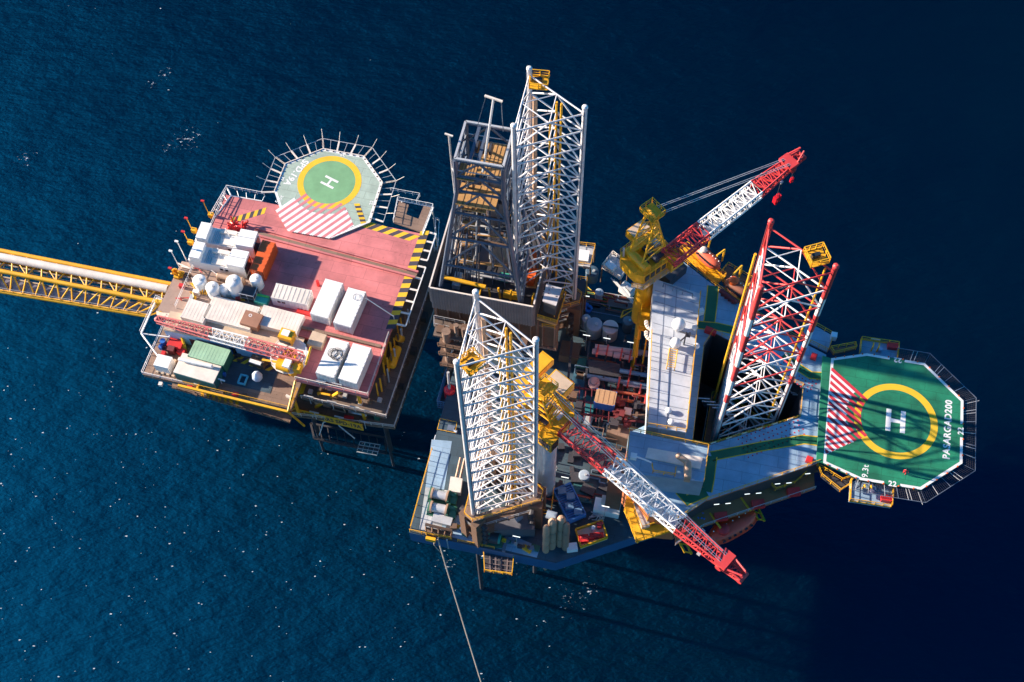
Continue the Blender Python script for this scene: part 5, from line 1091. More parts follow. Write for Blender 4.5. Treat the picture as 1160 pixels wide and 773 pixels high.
for x, y in ((-.55, -.2), (-.62, .3)):
    for s_ in (-.35, .35): b.bar(dpt(x, y, .05)+Vector((s_, 0, 0)), dpt(x, y, .8)+Vector((s_, 0, 0)), .14, 5)
    for kk in range(26): t = .06+kk*.028; b.bar(dpt(x, y, t)+Vector((-.35, 0, 0)), dpt(x, y, t)+Vector((.35, 0, 0)), .05, 4)
for t in (.2, .34, .48): p = dpt(-.45, -.55, t); b.use(GALV).rail([(p.x-1.1, p.y-.7, p.z), (p.x+1.1, p.y-.7, p.z), (p.x+1.1, p.y+.7, p.z), (p.x-1.1, p.y+.7, p.z)], closed=True, r=.07, sp=1); b.use(OCHRE).box(p.x, p.y, p.z-.1, 2.2, 1.4, .1); b.use(DARK)
k_.part('ladder_cage', b)
b = MB(GALV); fp = [(*ru(508.5, 153.5, 80), 80), (*ru(512, 190, 70), 70), (*ru(515.5, 222, 64), 64)]; b.poly([fp[0], fp[1], fp[2]], .16, 8); b.bar(fp[2], dpt(-1, -.9, .5), .2, 8); b.use(CREAM).beam((fp[0][0]-.6, fp[0][1]+.1, 80.1), (fp[0][0]+.6, fp[0][1]-.1, 80.1), .22, .2)
b.use(GALV).bar(fp[1], dpt(-1, -.7, .8), .1, 5); k_.part('vent_pole', b)
rp = random.Random(11)
for x in (-.85, -.7, -.5, -.35, -.2, .15, .45, .7):
    b = MB(DERR); b.bar(dpt(x, -.5+.3*(x > 0), .02), dpt(x, -.3, .7), .13, 6); b.bar(dpt(x+.06, -.5, .02), dpt(x+.06, -.3, .66), .08, 5); k_.part('guide_rail', b)
for sx in (-1, 1):
    for j in range(9): t = .05+j*.08; b = MB(DERR); b.bar(dpt(sx, -1, t), dpt(sx, 1, t+.05), .1, 5); k_.part('cross_strut', b)
for k in range(34):      # service pipes, cable trays and small decks that fill the mast
    x, y = rp.uniform(-.95, .98), rp.uniform(-.85, .95); t0 = rp.uniform(.02, .45); t1 = min(.86, t0+rp.uniform(.12, .4))
    b = MB((DERR, GALV, BROWN, DARK, CREAM)[k % 5]); b.bar(dpt(x, y, t0), dpt(x*.95, y, t1), rp.uniform(.07, .2), 6); k_.part('service_pipe', b)
for k in range(30):
    t = rp.uniform(.05, .68); x0, x1 = sorted((rp.uniform(-1, .6), rp.uniform(-.4, 1))); y = rp.uniform(-.7, .95)
    b = MB((DERR, BROWN, DARK, OCHRE, GALV)[k % 5]); b.beam(dpt(x0, y, t), dpt(x1+.2, y, t+rp.uniform(-.02, .04)), rp.uniform(.15, .55), rp.uniform(.12, .35)); k_.part('cable_tray', b)
for k in range(12):
    t = .08+.05*k; x, y = rp.uniform(-.8, .9), rp.uniform(-.4, .9); p = dpt(x, y, t); b = MB((BROWN, DARK, OCHRE)[k % 3]); b.box(p.x, p.y, p.z, rp.uniform(1.2, 2.6), rp.uniform(.9, 1.6), .12); b.use(DERR).rail([(p.x-1, p.y-.7, p.z+.1), (p.x+1, p.y-.7, p.z+.1), (p.x+1, p.y+.7, p.z+.1)], r=.06, sp=1); k_.part('access_deck', b)
for A, B in (((1, -1, 0), (1.25, -.4, .3)), ((1.25, -.4, .3), (1, 1, .55)), ((1.3, .6, .02), (1.12, .9, .5)), ((1.5, .1, .02), (1.15, 1., .45)), ((1.45, .9, .02), (1.0, 1., .6)), ((1.2, .2, .05), (1.4, .9, .32))): b = MB(DERR); b.bar(dpt(*A), dpt(*B), .24, 8); k_.part('side_strut', b)
for x, y, t1 in ((1.12, .2, .5), (1.2, .5, .46), (1.3, .8, .42), (1.05, .75, .6), (1.38, .35, .36)): b = MB(CREAM); b.bar(dpt(x, y, .02), dpt(x-.05, y, t1), .19, 8); k_.part('standpipe', b)
# stands of pipe racked inside the derrick
dp0 = None; n = 0
for i in range(11):
    for j in range(5):
        x, y = .02+i*.075, .25+j*.14
        p, q_ = dpt(x, y, .02), dpt(x*.9, y*.8, .70)
        p = Vector((q_.x, q_.y, ZF+.1))
        u, v = p.x, p.y
        if dp0 is None:
            b = MB(mat('pipe_grey', (.36, .35, .38), .45, .3, rust=.3)); b.bar((u, v, ZF+.1), (u, v, q_.z+.6), .12, 6); dp0 = solo('drill_pipe', 'grey stand of drill pipe racked upright inside the derrick', 'drill pipe', G, u, v, ZF+.1, b, group='drill pipe stands racked in the derrick')
        else: clone(dp0, G, u, v, ZF+.1)
# ---- things hanging under and beside the drill floor
b = MB(LOWB); P_ = [ru(x, y, 38) for x, y in ((492, 361), (527, 368), (526, 377), (492, 370))]; b.prism(P_, 37.6, 38); b.use(GALV).rail([(*p, 38) for p in P_], closed=True, r=.05); solo('lower_platform', 'tan platform hanging under the left end of the drill floor', 'platform', G, *P_[0], 37.6, b)
rt_ = T('conductor_tower', 'grey brown conductor column with pipes below the drill floor', 'column', G, *ru(509, 400, 30), 0)
u, v = ru(508, 398, 33); b = MB(RUSTD); b.bar((u, v, -5), (u, v, 40), .75, 14); b.bar((u+1.7, v+.4, 24), (u+1.7, v+.4, 42), .4, 10); b.bar((u+3.0, v, 24), (u+3.0, v, 42), .3, 10); rt_.part('column', b)
b = MB(BROWN)
for z in (26, 30, 34, 37): b.rail([(u-1.2, v-1.4, z), (u+4, v-1.4, z), (u+4, v+1.6, z)], r=.08, sp=1.3); b.box(u+1.5, v, z-.2, 5.4, 3, .15)
rt_.part('guide_frame', b)
b = MB(GALV)
for k in range(10): b.bar((u+random.uniform(-.5, 4), v+random.uniform(-1, 1.5), random.uniform(24, 33)), (u+random.uniform(-.5, 4), v+random.uniform(-1, 1.5), random.uniform(30, 38)), .12, 5)
rt_.part('pipework', b)
bk = T('work_basket', 'blue mesh sided work basket hung off the rig stern', 'basket', G, *ru(506, 450, 26), 24)
P_ = [ru(x, y, 25) for x, y in ((496, 462), (521, 466), (523, 428), (507, 424))]
b = MB(DARK); b.prism(P_, 24.6, 24.9); bk.part('floor', b)
b = MB(mat('blue_mesh', (.10, .20, .32), .6, rust=.1))
for a, c in zip(P_, P_[1:]+P_[:1]):
    a, c = Vector(a), Vector(c); n = int((c-a).length/.5)
    for k in range(n+1): p = a.lerp(c, k/n); b.bar((*p, 24.9), (*p, 27.6), .06, 4)
    for z in (25.2, 26, 26.8, 27.6): b.bar((*a, z), (*c, z), .08, 4)
bk.part('mesh_side', b)
u, v = ru(510, 447, 26.5); b = MB(mat('bright_red', (.75, .02, .03), .4)); b.bar((u-.1, v+.3, 25), (u, v, 28.4), 1.0, 16); b.dome(u, v, 28.4, 1.0, 16, .5); b.use(GALV).bar((u, v, 28.8), (*ru(508, 425, 32), 33), .25, 8)
b.use(RED).box(u+.5, v+.8, 25, 1.2, .8, 2.2); solo('red_cylinder', 'bright red upright cylinder with a grey pipe in the stern basket', 'cylinder', G, u, v, 24.9, b)
P_ = [ru(x, y, 27) for x, y in ((499, 478), (518, 482), (516, 494), (496, 490))]; st = T('stern_platform', 'small yellow railed brown platform at the rig stern above the blue deck', 'platform', G, *P_[0], 26.6)
b = MB(RUSTD); b.prism(P_, 26.6, 27.2); st.part('deck', b); b = MB(YEL); b.rail([(*p, 27.2) for p in P_], closed=True, r=.06, sp=1.4); st.part('railing', b)
b = MB(STEEL); u, v = ru(511, 486, 28); b.box(u, v, 27.2, 1.2, 1.0, 1.2); b.bar((u-1, v+.2, 27.6), (u+1.2, v-.5, 28.4), .25); st.part('pump', b)
# ================================================================ deck cranes
def crane(label, ax, ay, zc, zb, bx0, by0, bz0, bx1, by1, bz1, gx, gy, gz, m_pile, boxes, hookdrop):
    u, v = ru(ax, ay, zc); t = T('deck_crane', label, 'crane', G, u, v, zb)
    E1, E0 = Vector((*ru(bx0, by0, bz0), bz0)), Vector((*ru(bx1, by1, bz1), bz1)); d = (E0-E1).normalized(); ang = math.atan2(d.y, d.x); n_ = Vector((-math.sin(ang), math.cos(ang), 0)); f = Vector((math.cos(ang), math.sin(ang), 0))
    A = Vector((u, v, zc))
    W = lambda x, y: (u+f.x*x+n_.x*y, v+f.y*x+n_.y*y)
    b = MB(m_pile); b.cyl(u, v, zb, zc-4.4, 1.45, 24); b.lathe(u, v, [(1.45, zc-4.4), (2.5, zc-2.6)], 24); t.part('pedestal', b)
    b = MB(YELC); b.lathe(u, v, [(2.7, zc-2.5), (2.7, zc-1.9)], 24)
    b.prism([W(x, y) for x, y in ((-4.4, -1.6), (-3.6, -2.7), (2.2, -2.9), (3.2, -2), (3.2, 2), (2.2, 2.9), (-3.6, 2.7), (-4.4, 1.6))], zc-1.9, zc+.4); hs_ = t.part('machinery_house', b)
    b = MB(DARK); b.box(*W(-2.2, -.9), zc+.4, 1.5, 1.2, .35, ang); b.box(*W(.6, -1.5), zc+.4, 1.3, .8, .3, ang); t.part('roof_vent', b, hs_)
    b = MB(YELC); b.box(*W(-1.2, 1.6), zc+.4, 2.6, 1.3, 1.2, ang); b.bar((*W(-2.6, -2.3), zc+.9), (*W(-2.6, 2.3), zc+.9), .75, 12); t.part('winch', b, hs_)
    b = MB(YELC); b.rail([(*W(x, y), zc+.4) for x, y in ((-4.4, -1.6), (-3.6, -2.7), (2.2, -2.9), (3.2, -2))], r=.06, sp=1.1); b.rail([(*W(x, y), zc+.4) for x, y in ((3.2, 2), (2.2, 2.9), (-3.6, 2.7), (-4.4, 1.6))], r=.06, sp=1.1); t.part('railing', b)
    b = MB(YELC); b.box(*W(2.5, -2.9), zc-2.2, 2.6, 1.7, 2.7, ang); cbn = t.part('operator_cab', b)
    b = MB(GLASS); b.box(*W(3.84, -2.9), zc-1.9, .06, 1.4, 2.0, ang); b.box(*W(2.6, -3.78), zc-1.4, 2.0, .06, 1.5, ang); t.part('cab_window', b, cbn)
    for sy in (-1, 1):
        b = MB(DARK)
        for k in range(5): b.box(*W(-2.9+k*1.1, sy*2.86), zc-1.3, .75, .1, 1.2, ang)
        t.part('louvre', b, hs_)
    b = MB(TAN); b.prism([W(x, y) for x, y in ((-5.2, -2), (-4.2, -3.5), (2.6, -3.7), (2.6, -2.95), (-3.6, -2.75), (-4.45, -1.6))], zc-2.0, zc-1.9); b.use(YELC).rail([(*W(x, y), zc-1.9) for x, y in ((-5.2, -2), (-4.2, -3.5), (2.6, -3.7))], r=.05, sp=1.1); t.part('side_walkway', b)
    b = MB(DARK); b.bar((*W(-.4, -2.2), zc+.95), (*W(-.4, .9), zc+.95), .5, 14); t.part('cable_drum', b, hs_); b = MB(GALV); b.box(*W(1.5, .4), zc+.4, 1.1, 1.0, .9, ang); t.part('roof_cabinet', b, hs_); b = MB(GALV); b.bar((*W(-3.6, 1.9), zc+.3), (*W(-3.7, 2.0), zc+2.6), .16, 8); t.part('exhaust', b, hs_)
    gt = Vector((*ru(gx, gy, gz), gz)); b = MB(YELC)
    for y in (-1.5, 1.5):
        p = gt+n_*y*.6
        b.bar((*W(2.0, y), zc+.3), p, .17, 6); b.bar((*W(-3.2, y), zc+.3), p, .15, 6)
        for k in range(1, 5):
            q0 = Vector((*W(2.0, y), zc+.3)).lerp(p, k/5); q1 = Vector((*W(-3.2, y), zc+.3)).lerp(p, k/5-.08); b.bar(q0, q1, .1, 5); b.bar(q0, Vector((*W(-3.2, y), zc+.3)).lerp(p, k/5+.1), .09, 5)
    for k in range(1, 6): q0, q1 = Vector((*W(2.0, -1.5), zc+.3)).lerp(gt-n_*.9, k/6), Vector((*W(2.0, 1.5), zc+.3)).lerp(gt+n_*.9, k/6); b.bar(q0, q1, .12, 5); b.bar(q0, Vector((*W(2.0, 1.5), zc+.3)).lerp(gt+n_*.9, (k+.8)/6), .09, 5)
    b.box(gt.x, gt.y, gt.z-.2, 2.4, 2.8, .3, ang); b.rail([gt+f*x+n_*y+Vector((0, 0, .1)) for x, y in ((-1.2, -1.4), (1.2, -1.4), (1.2, 1.4), (-1.2, 1.4))], r=.07, sp=1, closed=True); b.bar(gt-n_*1.2, gt+n_*1.2, .45, 10); t.part('gantry', b)
    for (x, y, l_, w_, h_, m_) in boxes: b = MB(YELC); b.box(*W(x, y), zc-1.6, l_, w_, h_, ang); b.use(m_).box(*W(x, y), zc-1.6+h_, l_*.9, w_*.9, .06, ang); t.part('engine_cover', b)
    K1, K2, K3 = E1.lerp(E0, .26), E1.lerp(E0, .66), E1.lerp(E0, .90)
    b = MB(REDC); b.lattice(E1, K1, 2.9, 2.7, 1.2, 1.9, 6, .17, .085); t.part('boom_base', b)
    b = MB(CLEAN); b.lattice(K1, K2, 2.7, 2.5, 1.9, 1.8, 10, .16, .08); bmid = t.part('boom_middle', b)
    b = MB(GALV); a, c = K1+Vector((0, 0, -.9)), K2+Vector((0, 0, -.85)); b.beam(a, c, .9, .05)
    for k in range(14): p = a.lerp(c, (k+.5)/14); b.use(GALV).box(p.x, p.y, p.z, .12, 1.9, .12, ang)
    t.part('boom_walkway', b, bmid)
    b = MB(REDC); b.lattice(K2, K3, 2.5, 1.6, 1.8, 1.4, 8, .16, .08); t.part('boom_tip', b)
    b = MB(REDC); dn = d; b.lattice(K3, E0, 1.7, 1.3, 1.6, .8, 3, .18, .1); b.bar(K3-n_*1.4, K3+n_*1.4, .5, 12); b.bar(E0-n_*.9, E0+n_*.9, .45, 12); b.box(K3.x, K3.y, K3.z+.6, 1.8, 2.6, .6, ang); b.bar(K3-n_*1.3+Vector((0, 0, .8)), E0-n_*.4+Vector((0, 0, 1.5)), .15).bar(K3+n_*1.3+Vector((0, 0, .8)), E0+n_*.4+Vector((0, 0, 1.5)), .15); t.part('boom_head', b)
    b = MB(GALV)
    for y in (-.75, -.45, .45, .75): b.bar(gt+n_*y, K3+n_*y+Vector((0, 0, 1.1)), .05, 4)
    t.part('luffing_cable', b)
    b = MB(GALV)
    for k, s_ in ((.42, -1), (.55, -1), (.75, 1), (.8, -1)): p = E1.lerp(E0, k)+n_*s_*1.5; b.box(p.x, p.y, p.z-.3, .5, .35, .3, ang)
    t.part('flood_lamp', b)
    for k, dr, sz in hookdrop:
        p = E1.lerp(E0, k); b = MB(DARK); 
        for s_ in (-.15, .15): b.bar((p.x+s_, p.y, p.z-.5), (p.x+s_, p.y, p.z-dr+sz), .04, 4)
        cbl = t.part('hoist_cable', b); b = MB(mat('hook_red', (.6, .01, .02), .45)); z = p.z-dr; b.box(p.x, p.y, z, sz*.8, sz*.45, sz, ang); b.bar((p.x-.2, p.y, z+sz*.5), (p.x+.2, p.y, z+sz*.5), sz*.55, 12); b.bar((p.x, p.y, z), (p.x, p.y, z-sz*.5), sz*.16); t.part('hook_block', b, cbl)
    return t
crane('yellow deck crane at the top, its red and white boom reaching out over open water', 736, 287, 58, ZQ-8, 757, 293, 59, 907, 176, 62, 739, 241, 68, YELC, ((1.6, 4.2, 3.4, 2.4, 1.6, TAN),), ((.89, 9.5, 1.5), (.985, 6.5, .8)))
crane('yellow deck crane half hidden by a white leg, its boom pointing to the bottom right', 621, 468, 57, ZD, 640, 483, 57.5, 841, 654, 55, 617, 441, 67, mat('pale_blue_pile', (.38, .48, .58), .5, rust=.1), ((-2.0, 4.6, 3.6, 2.8, 1.8, TAN), (-6.2, 3.8, 2.2, 6.5, 1.6, YEL)), ((.995, 2.2, .7),))
ty = T('stair_tower', 'narrow yellow stair tower beside the first crane pedestal', 'stairs', G, *ru(730, 345, 40), ZD)
P_ = [ru(x, y, 44) for x, y in ((730, 318), (740, 320), (734, 375), (724, 373))]
b = MB(YELC); b.prism(P_, 43.6, 44); b.rail([(*p, 44) for p in P_], closed=True, r=.08, sp=1.2); ty.part('landing', b)
b = MB(YEL)
for p in P_: b.bar((*p, ZD), (*p, 44), .14)
a, c = Vector(P_[0]), Vector(P_[3])
for k in range(5): z = ZD+k*3.2; b.beam((*(a if k % 2 else c), z), (*(c if k % 2 else a), z+3.2), .9, .2)
ty.part('stair_flight', b)
# ================================================================ things on the main deck
def bx(name, label, cat, x, y, z0, l, w_, h_, m, rot=0., topm=None, zt_=None, extra=None, group=None):
    u, v = ru(x, y, z0+h_); b = MB(m); b.box(u, v, z0, l, w_, h_, rot)
    if topm: b.use(topm).box(u, v, z0+h_, l*.96, w_*.96, .06, rot)
    if extra: extra(b, u, v, z0+h_)
    return solo(name, label, cat, G, u, v, z0, b, group=group, rot=0)
tank('blue grey round tank with pipe, left of the pale striped one', 673.5, 366.5, 31.5, 1.35, 3.2, mat('blue_grey_tank', (.33, .42, .52), .55, rust=.1), G, ZD, cap=.12)  # one even blue grey paint for several tanks and a motor
tank('pale round tank lid with a dark band across it', 691.6, 369.5, 31.5, 1.35, 3.2, mat('pale_tank', (.66, .62, .62), .55, rust=.1), G, ZD, cap=.12, hatch=False)
u, v = ru(691.6, 369.5, 31.8); b = MB(DARK); b.box(u, v, 31.45, 2.6, .3, .09, R(2)); solo('tank_strap', 'dark strap across the pale round tank lid', 'strap', G, u, v, 31.4, b)
tank('small dark grey round tank nearest the yellow stair tower', 712, 363, 31, .95, 2.8, mat('dark_tank', (.16, .19, .22), .55, rust=.15), G, ZD, cap=.15)
tank('small blue grey tank beside the green deck path', 679, 330, 30.5, .75, 2.2, mat('blue_grey_tank', (.33, .42, .52)), G, ZD, cap=.2)
tank('dark blue round tank at the rig edge next to the white leg', 671, 306, 31, 1.15, 2.6, mat('navy_tank', (.05, .10, .16), .5), G, ZD, cap=.12)
tank('small pale blue tank left of the blue grey round tank', 664, 360, 31, .8, 2.8, mat('blue_grey_tank', (.33, .42, .52)), G, ZD, cap=.3)
for i, (x, y) in enumerate(((664, 345), (668, 348), (666, 350.5))):
    u, v = ru(x, y, 29.3); b = MB(NAVY); b.cyl(u, v, ZD, ZD+1.2, .5, 12); solo('chemical_drum', 'blue chemical drum in the small cluster left of the green deck path', 'drum', G, u, v, ZD, b, group='blue drums by the deck path')
w1 = T('edge_platform', 'tilted pale platform with frames at the rig edge between leg and crane', 'platform', G, *ru(697, 301, 31), 29)
P_ = [ru(x, y, 31) for x, y in ((694, 288), (712, 302), (703, 317), (682, 303))]
b = MB(PALE); b.prism(P_, 30.7, 31); w1.part('deck', b); b = MB(CREAM); b.rail([(*p, 31) for p in P_], closed=True, r=.08, sp=.9); w1.part('railing', b)
b = MB(CLEAN); u, v = ru(692, 300, 32); b.box(u, v, 31, 1.8, 1.3, .9, -.6); w1.part('locker', b); b = MB(BROWN)
for p in P_: b.bar((*p, 26), (*p, 30.7), .14)
w1.part('leg', b)
w2 = T('leg_platform', 'pale deck platform with a white box on the outer side of the white leg', 'platform', G, *ru(665, 292, 33), 30)
P_ = [ru(x, y, 33) for x, y in ((655, 278), (674, 280), (669, 303), (654, 301))]
b = MB(PALE); b.prism(P_, 32.6, 33); w2.part('deck', b); b = MB(YEL); b.rail([(*p, 33) for p in P_], closed=True, r=.06, sp=1.5); w2.part('railing', b); b = MB(CLEAN); u, v = ru(661, 290, 34); b.box(u, v, 33, 1.9, 2.2, 1.2, R(3)); b.use(GALV).box(u+.9, v-1.4, 33, 1.2, 1, .8); w2.part('cabinet', b)
b = MB(BROWN)
for p in P_: b.bar((*p, ZD), (*p, 32.6), .16)
w2.part('leg', b)
w3 = T('access_stair', 'yellow railed dark stair landing at the foot of the leg beside the drill floor', 'stairs', G, *ru(656, 330, 34), ZD)
P_ = [ru(x, y, 34) for x, y in ((650, 316), (665, 318), (663, 337), (646, 336))]
b = MB(DARK); b.prism(P_, 33.6, 34); w3.part('landing', b); b = MB(YEL); b.rail([(*p, 34) for p in P_], closed=True, r=.06, sp=1.3); w3.part('railing', b); b = MB(BROWN)
for p in P_: b.bar((*p, ZD), (*p, 33.6), .2)
w3.part('leg', b)
bx('white_generator', 'white machine box tilted on the deck edge below the tilted platform', 'machine', 711, 326, ZD, 2.6, 1.8, 1.6, CLEAN, -.5, extra=lambda b, u, v, z: b.use(GALV).box(u+.3, v-.2, z, 1.2, .8, .5, -.5))
b = MB(GALV)
for k in range(3):
    a, c = ru(692+k*3, 315+k*2, 30.5), ru(718+k*3, 345+k*2, 30); b.bar((*a, 30.5), (*c, 30), .11)
solo('guard_pipes', 'three thin grey pipes running diagonally to the stair tower', 'pipes', G, *a, 30, b)
b = MB(YEL); a, c, e = ru(706, 352, 30.5), ru(722, 348, 30.5), ru(703, 360, 30.5); b.poly([(*a, 30.4), (*c, 30.6), (*e, 30.4), (*a, 30.4)], .1); b.bar((*a, ZD), (*a, 30.4), .09); b.bar((*c, ZD), (*c, 30.6), .09); solo('lifting_frame', 'thin yellow lifting frame by the stair tower foot', 'frame', G, *a, ZD, b)
for i, (x, y, l_) in enumerate(((665, 340, 5), (703, 342, 4.6), (690, 357, 7))):
    u, v = ru(x, y, 28.4); b = MB(DKDECK if i != 1 else mat('deck_hatch', (.13, .16, .18), .6, rust=.2)); b.box(u, v, ZD, l_, 2.6, .5); b.use(STEEL).box(u, v, ZD+.5, l_*.9, .15, .08); solo('hatch_cover', ('dark hatch cover left of the green deck path', 'grey hatch cover right of the green deck path', 'long dark hatch cover behind the round tank lids')[i], 'hatch', G, u, v, ZD, b)
# pipe rack amidships
rk = T('pipe_rack', 'dark steel pipe rack beams across the main deck amidships', 'rack', G, *ru(700, 415, 30), ZD)
b = MB(DARK)
for x in (648, 668, 688, 708, 728, 746):
    a, c = ru(x, 385, 31.5), ru(x-9, 478, 31.5); b.beam((*a, 31.3), (*c, 31.3), .4, .5)
    for k in range(5): t_ = k/4; u, v = a[0]+(c[0]-a[0])*t_, a[1]+(c[1]-a[1])*t_; b.bar((u, v, ZD), (u, v, 33), .14)
rk.part('beam', b)
b = MB(MAROON)
for y in (437, 452, 466): a, c = ru(640, y, 32), ru(733, y+12, 32); b.beam((*a, 31.75), (*c, 31.75), .3, .35)
for k in range(12): x = 650+k*7; a, c = ru(x, 436, 32), ru(x-3, 478, 32); b.beam((*a, 31.9), (*c, 31.9), .16, .2)
rk.part('skid_rail', b)
def pipe(label, x0, y0, x1, y1, z, r, m, grp='pipes laid on the rack'):
    a, c = ru(x0, y0, z), ru(x1, y1, z); b = MB(m); b.bar((*a, z), (*c, z), r, 12); b.use(DARK).bar((a[0]-.03, a[1], z), (a[0]+.02, a[1], z), r*.8, 12); return solo('steel_pipe', label, 'pipe', G, *a, z-r, b, group=grp)
pipe('pink grey pipe with red ends, uppermost on the rack', 674, 393.5, 742, 402, 32.2, .55, PIPEP)
pipe('pink grey pipe just below the uppermost one on the rack', 671, 398, 694, 401, 32.0, .5, PIPEP)
pipe('short pink grey pipe in the middle of the upper rack', 695, 402, 717, 405, 32.2, .55, PIPEP)
pipe('pale blue pipe bundle in the middle of the rack', 702, 420, 741, 427, 32.1, .4, mat('pipe_blue', (.12, .28, .45), .5))
pipe('long blue grey pipe low on the rack', 665, 426, 738, 438, 32.1, .4, mat('pipe_bluegrey', (.15, .24, .34), .5))
pipe('thin silver pipe low on the rack next to the long roof', 706, 436, 738, 441, 32.0, .2, GALV)
pipe('rusty red pipe above the ribbed tan container', 694, 443, 737, 450, 32.2, .25, mat('rust_red_pipe', (.35, .08, .04), .6))
pipe('thin orange pipe right of the ribbed tan container', 697, 452, 736, 459, 32.2, .2, mat('orange_pipe', (.5, .14, .04), .6))
for k in range(9): pipe('dark drill pipe lying in the row in the shaded middle of the rack', 666+1*k*.2, 408+k*1.7, 702+k*.2, 413.5+k*1.7, 31.9, .17, DARK, 'dark drill pipes lying on the rack')
for i, (x, y) in enumerate(((677, 396), (688, 396), (704, 400), (714, 402), (714, 422), (701, 433), (725, 441), (731, 452), (712, 431))):
    u, v = ru(x, y, 32.7); b = MB(mat('strap_red', (.65, .09, .07), .6)); b.box(u, v, 31.6, .28, 1.9, 1.15); solo('pipe_strap', 'red strap holding pipes on the rack', 'strap', G, u, v, 31.6, b, group='red straps along the pipe rack')
for i, (x, y) in enumerate(((664.5, 380), (687.5, 383.5), (714.5, 388), (741.5, 392.5), (664, 335.5), (603, 572), (585, 608), (686, 574), (640, 541), (613, 539.5))):
    z = 33.5; u, v = ru(x, y, z); b = MB(LAMP); b.beam((u-.6, v, z), (u+.6, v, z), .10, .1); b.use(GALV).bar((u, v, ZD), (u, v, z-.08), .06, 5); solo('tube_lamp', 'lit fluorescent tube on a thin post over the shaded main deck', 'lamp', G, u, v, ZD, b, group='lit tube lamps over the main deck')
container('tan ribbed container with blue sides in the shaded middle of the deck', 686, 450, 31.9, 3.4, 2.6, 2.2, R(0), NAVY, mat('tan_ribbed', (.42, .27, .15), .6, rust=.15), G)
bx('tan_box', 'small tan box right of the ribbed container on the pipe rack', 'box', 711, 466, 31.9, 1.3, 1.3, .9, TAN, topm=CREAM)
bx('blue_locker', 'small pale blue locker below the ribbed container', 'locker', 667, 475, ZD, 1.2, 2.0, 1.4, mat('locker_blue', (.25, .38, .55), .5), -.1, topm=GALV)
bx('green_unit', 'muted green machine unit left of the pipe rack', 'machine', 659, 410, ZD, 1.5, 2.2, 1.8, mat('muted_green', (.10, .25, .17), .6), 0, extra=lambda b, u, v, z: b.use(DARK).box(u, v-1.6, z-1.2, 1.3, 1.0, .9))
bx('blue_unit', 'long blue grey skid left of the pipe rack', 'skid', 656, 432, ZD, 2.4, 5.5, 1.0, mat('skid_blue', (.05, .15, .22), .6, rust=.1), 0, extra=lambda b, u, v, z: b.use(BROWN).box(u, v+1, z, 1.2, 1.2, .5))
bx('teal_unit', 'dark teal skid beside the brown crane cover', 'skid', 666, 458, ZD, 2.2, 3.2, 1.2, mat('skid_teal', (.02, .16, .20), .6), 0)
bx('rust_bin', 'rusty brown bin at the left of the pipe rack', 'bin', 646, 396, ZD, 3.4, 3.0, 2.2, BROWN, 0)
u, v = ru(673, 432, 33); b = MB(mat('reel_pink', (.5, .3, .28), .6)); ring(b, u, v, 32.6, .55, 1.0, 20); b.cyl(u, v, 32, 32.5, 1.0, 16); b.cyl(u, v, 32.5, 33, .5, 12); solo('hose_drum', 'pinkish hose drum left of the long blue grey pipe', 'reel', G, u, v, 31.6, b)
for i in range(10):
    x, y = ((641, 435), (648, 448), (655, 466), (700, 470), (722, 474), (697, 480), (712, 481), (735, 468), (722, 462), (703, 458))[i]
    u, v = ru(x, y, 32); b = MB((MAROON, BROWN, DARK)[i % 3])
    for k in range(4): b.box(u+random.uniform(-.7, .7), v+random.uniform(-.6, .6), 31.9, random.uniform(.4, 1.4), random.uniform(.4, 1.3), random.uniform(.5, 1.7))
    b.bar((u-1, v, 32.8), (u+1, v+.4, 32.9), .16); solo('deck_machine', 'maroon brown machine in the shaded cluster around the ribbed container', 'machine', G, u, v, 31.9, b, group='shaded deck machines by the ribbed container')
bx('cement_unit', 'dark brown cement unit between the rack and the lower blue roof', 'machine', 705, 487, ZD, 4.6, 2.6, 3.2, BROWN, -.15, topm=RUSTD)
# ---- aft starboard deck and stern
def winch(label, x, y):
    u, v = ru(x, y, 29.4); t = T('anchor_winch', label, 'winch', G, u, v, ZD, 'green anchor winches on the stern deck')
    b = MB(DGREEN); b.box(u, v, ZD, 4.6, 2.3, .35); b.box(u-2, v, ZD, .35, 2.0, 1.6); b.box(u+1.1, v, ZD, .35, 2.0, 1.6); t.part('frame', b)
    b = MB(GALV); b.bar((u-1.8, v, 29.2), (u+1.0, v, 29.2), .75, 16); t.part('drum', b)
    b = MB(DGREEN); b.box(u+1.9, v-.3, ZD+.3, 1.1, 1.4, .9); b.bar((u+1.3, v+.5, 29.2), (u+2.2, v+.5, 29.2), .4, 12); t.part('motor', b)
    b = MB(BEIGE); b.bar((u-1.85, v, 29.2), (u-1.55, v, 29.2), 1.0, 18); b.bar((u+.7, v, 29.2), (u+1.0, v, 29.2), 1.0, 18); t.part('drum_flange', b)
winch('upper green anchor winch with a tan drum on the stern deck', 501, 561); winch('lower green anchor winch on the stern deck', 500, 576)
bx('tan_hatch', 'pale tan box at the top of the row of winches', 'box', 516, 549, ZD, 2.0, 2.6, 1.4, CREAM, .1)
bx('grey_box', 'flat pale grey box below the two winches', 'box', 501, 588, ZD, 3.2, 1.5, 1.0, GALV, -.05)
b = MB(BEIGE); a, c = ru(519, 541, 29.5), ru(524, 519, 29.5)
for s_ in (-.35, .35): b.bar((a[0]+s_, a[1], 29.4), (c[0]+s_, c[1], 29.4), .22)
solo('spare_pipes', 'two tan pipes lying on the blue stern deck beside the leg', 'pipes', G, *a, ZD, b)
fr_ = T('fairlead_frame', 'brown fairlead frame with yellow rail at the stern corner where the rope leaves', 'fairlead', G, *ru(495, 605, 29), ZD)
b = MB(BROWN); P_ = [ru(x, y, 29) for x, y in ((482, 596), (512, 602), (511, 610), (483, 605))]; b.prism(P_, ZD, 28.6)
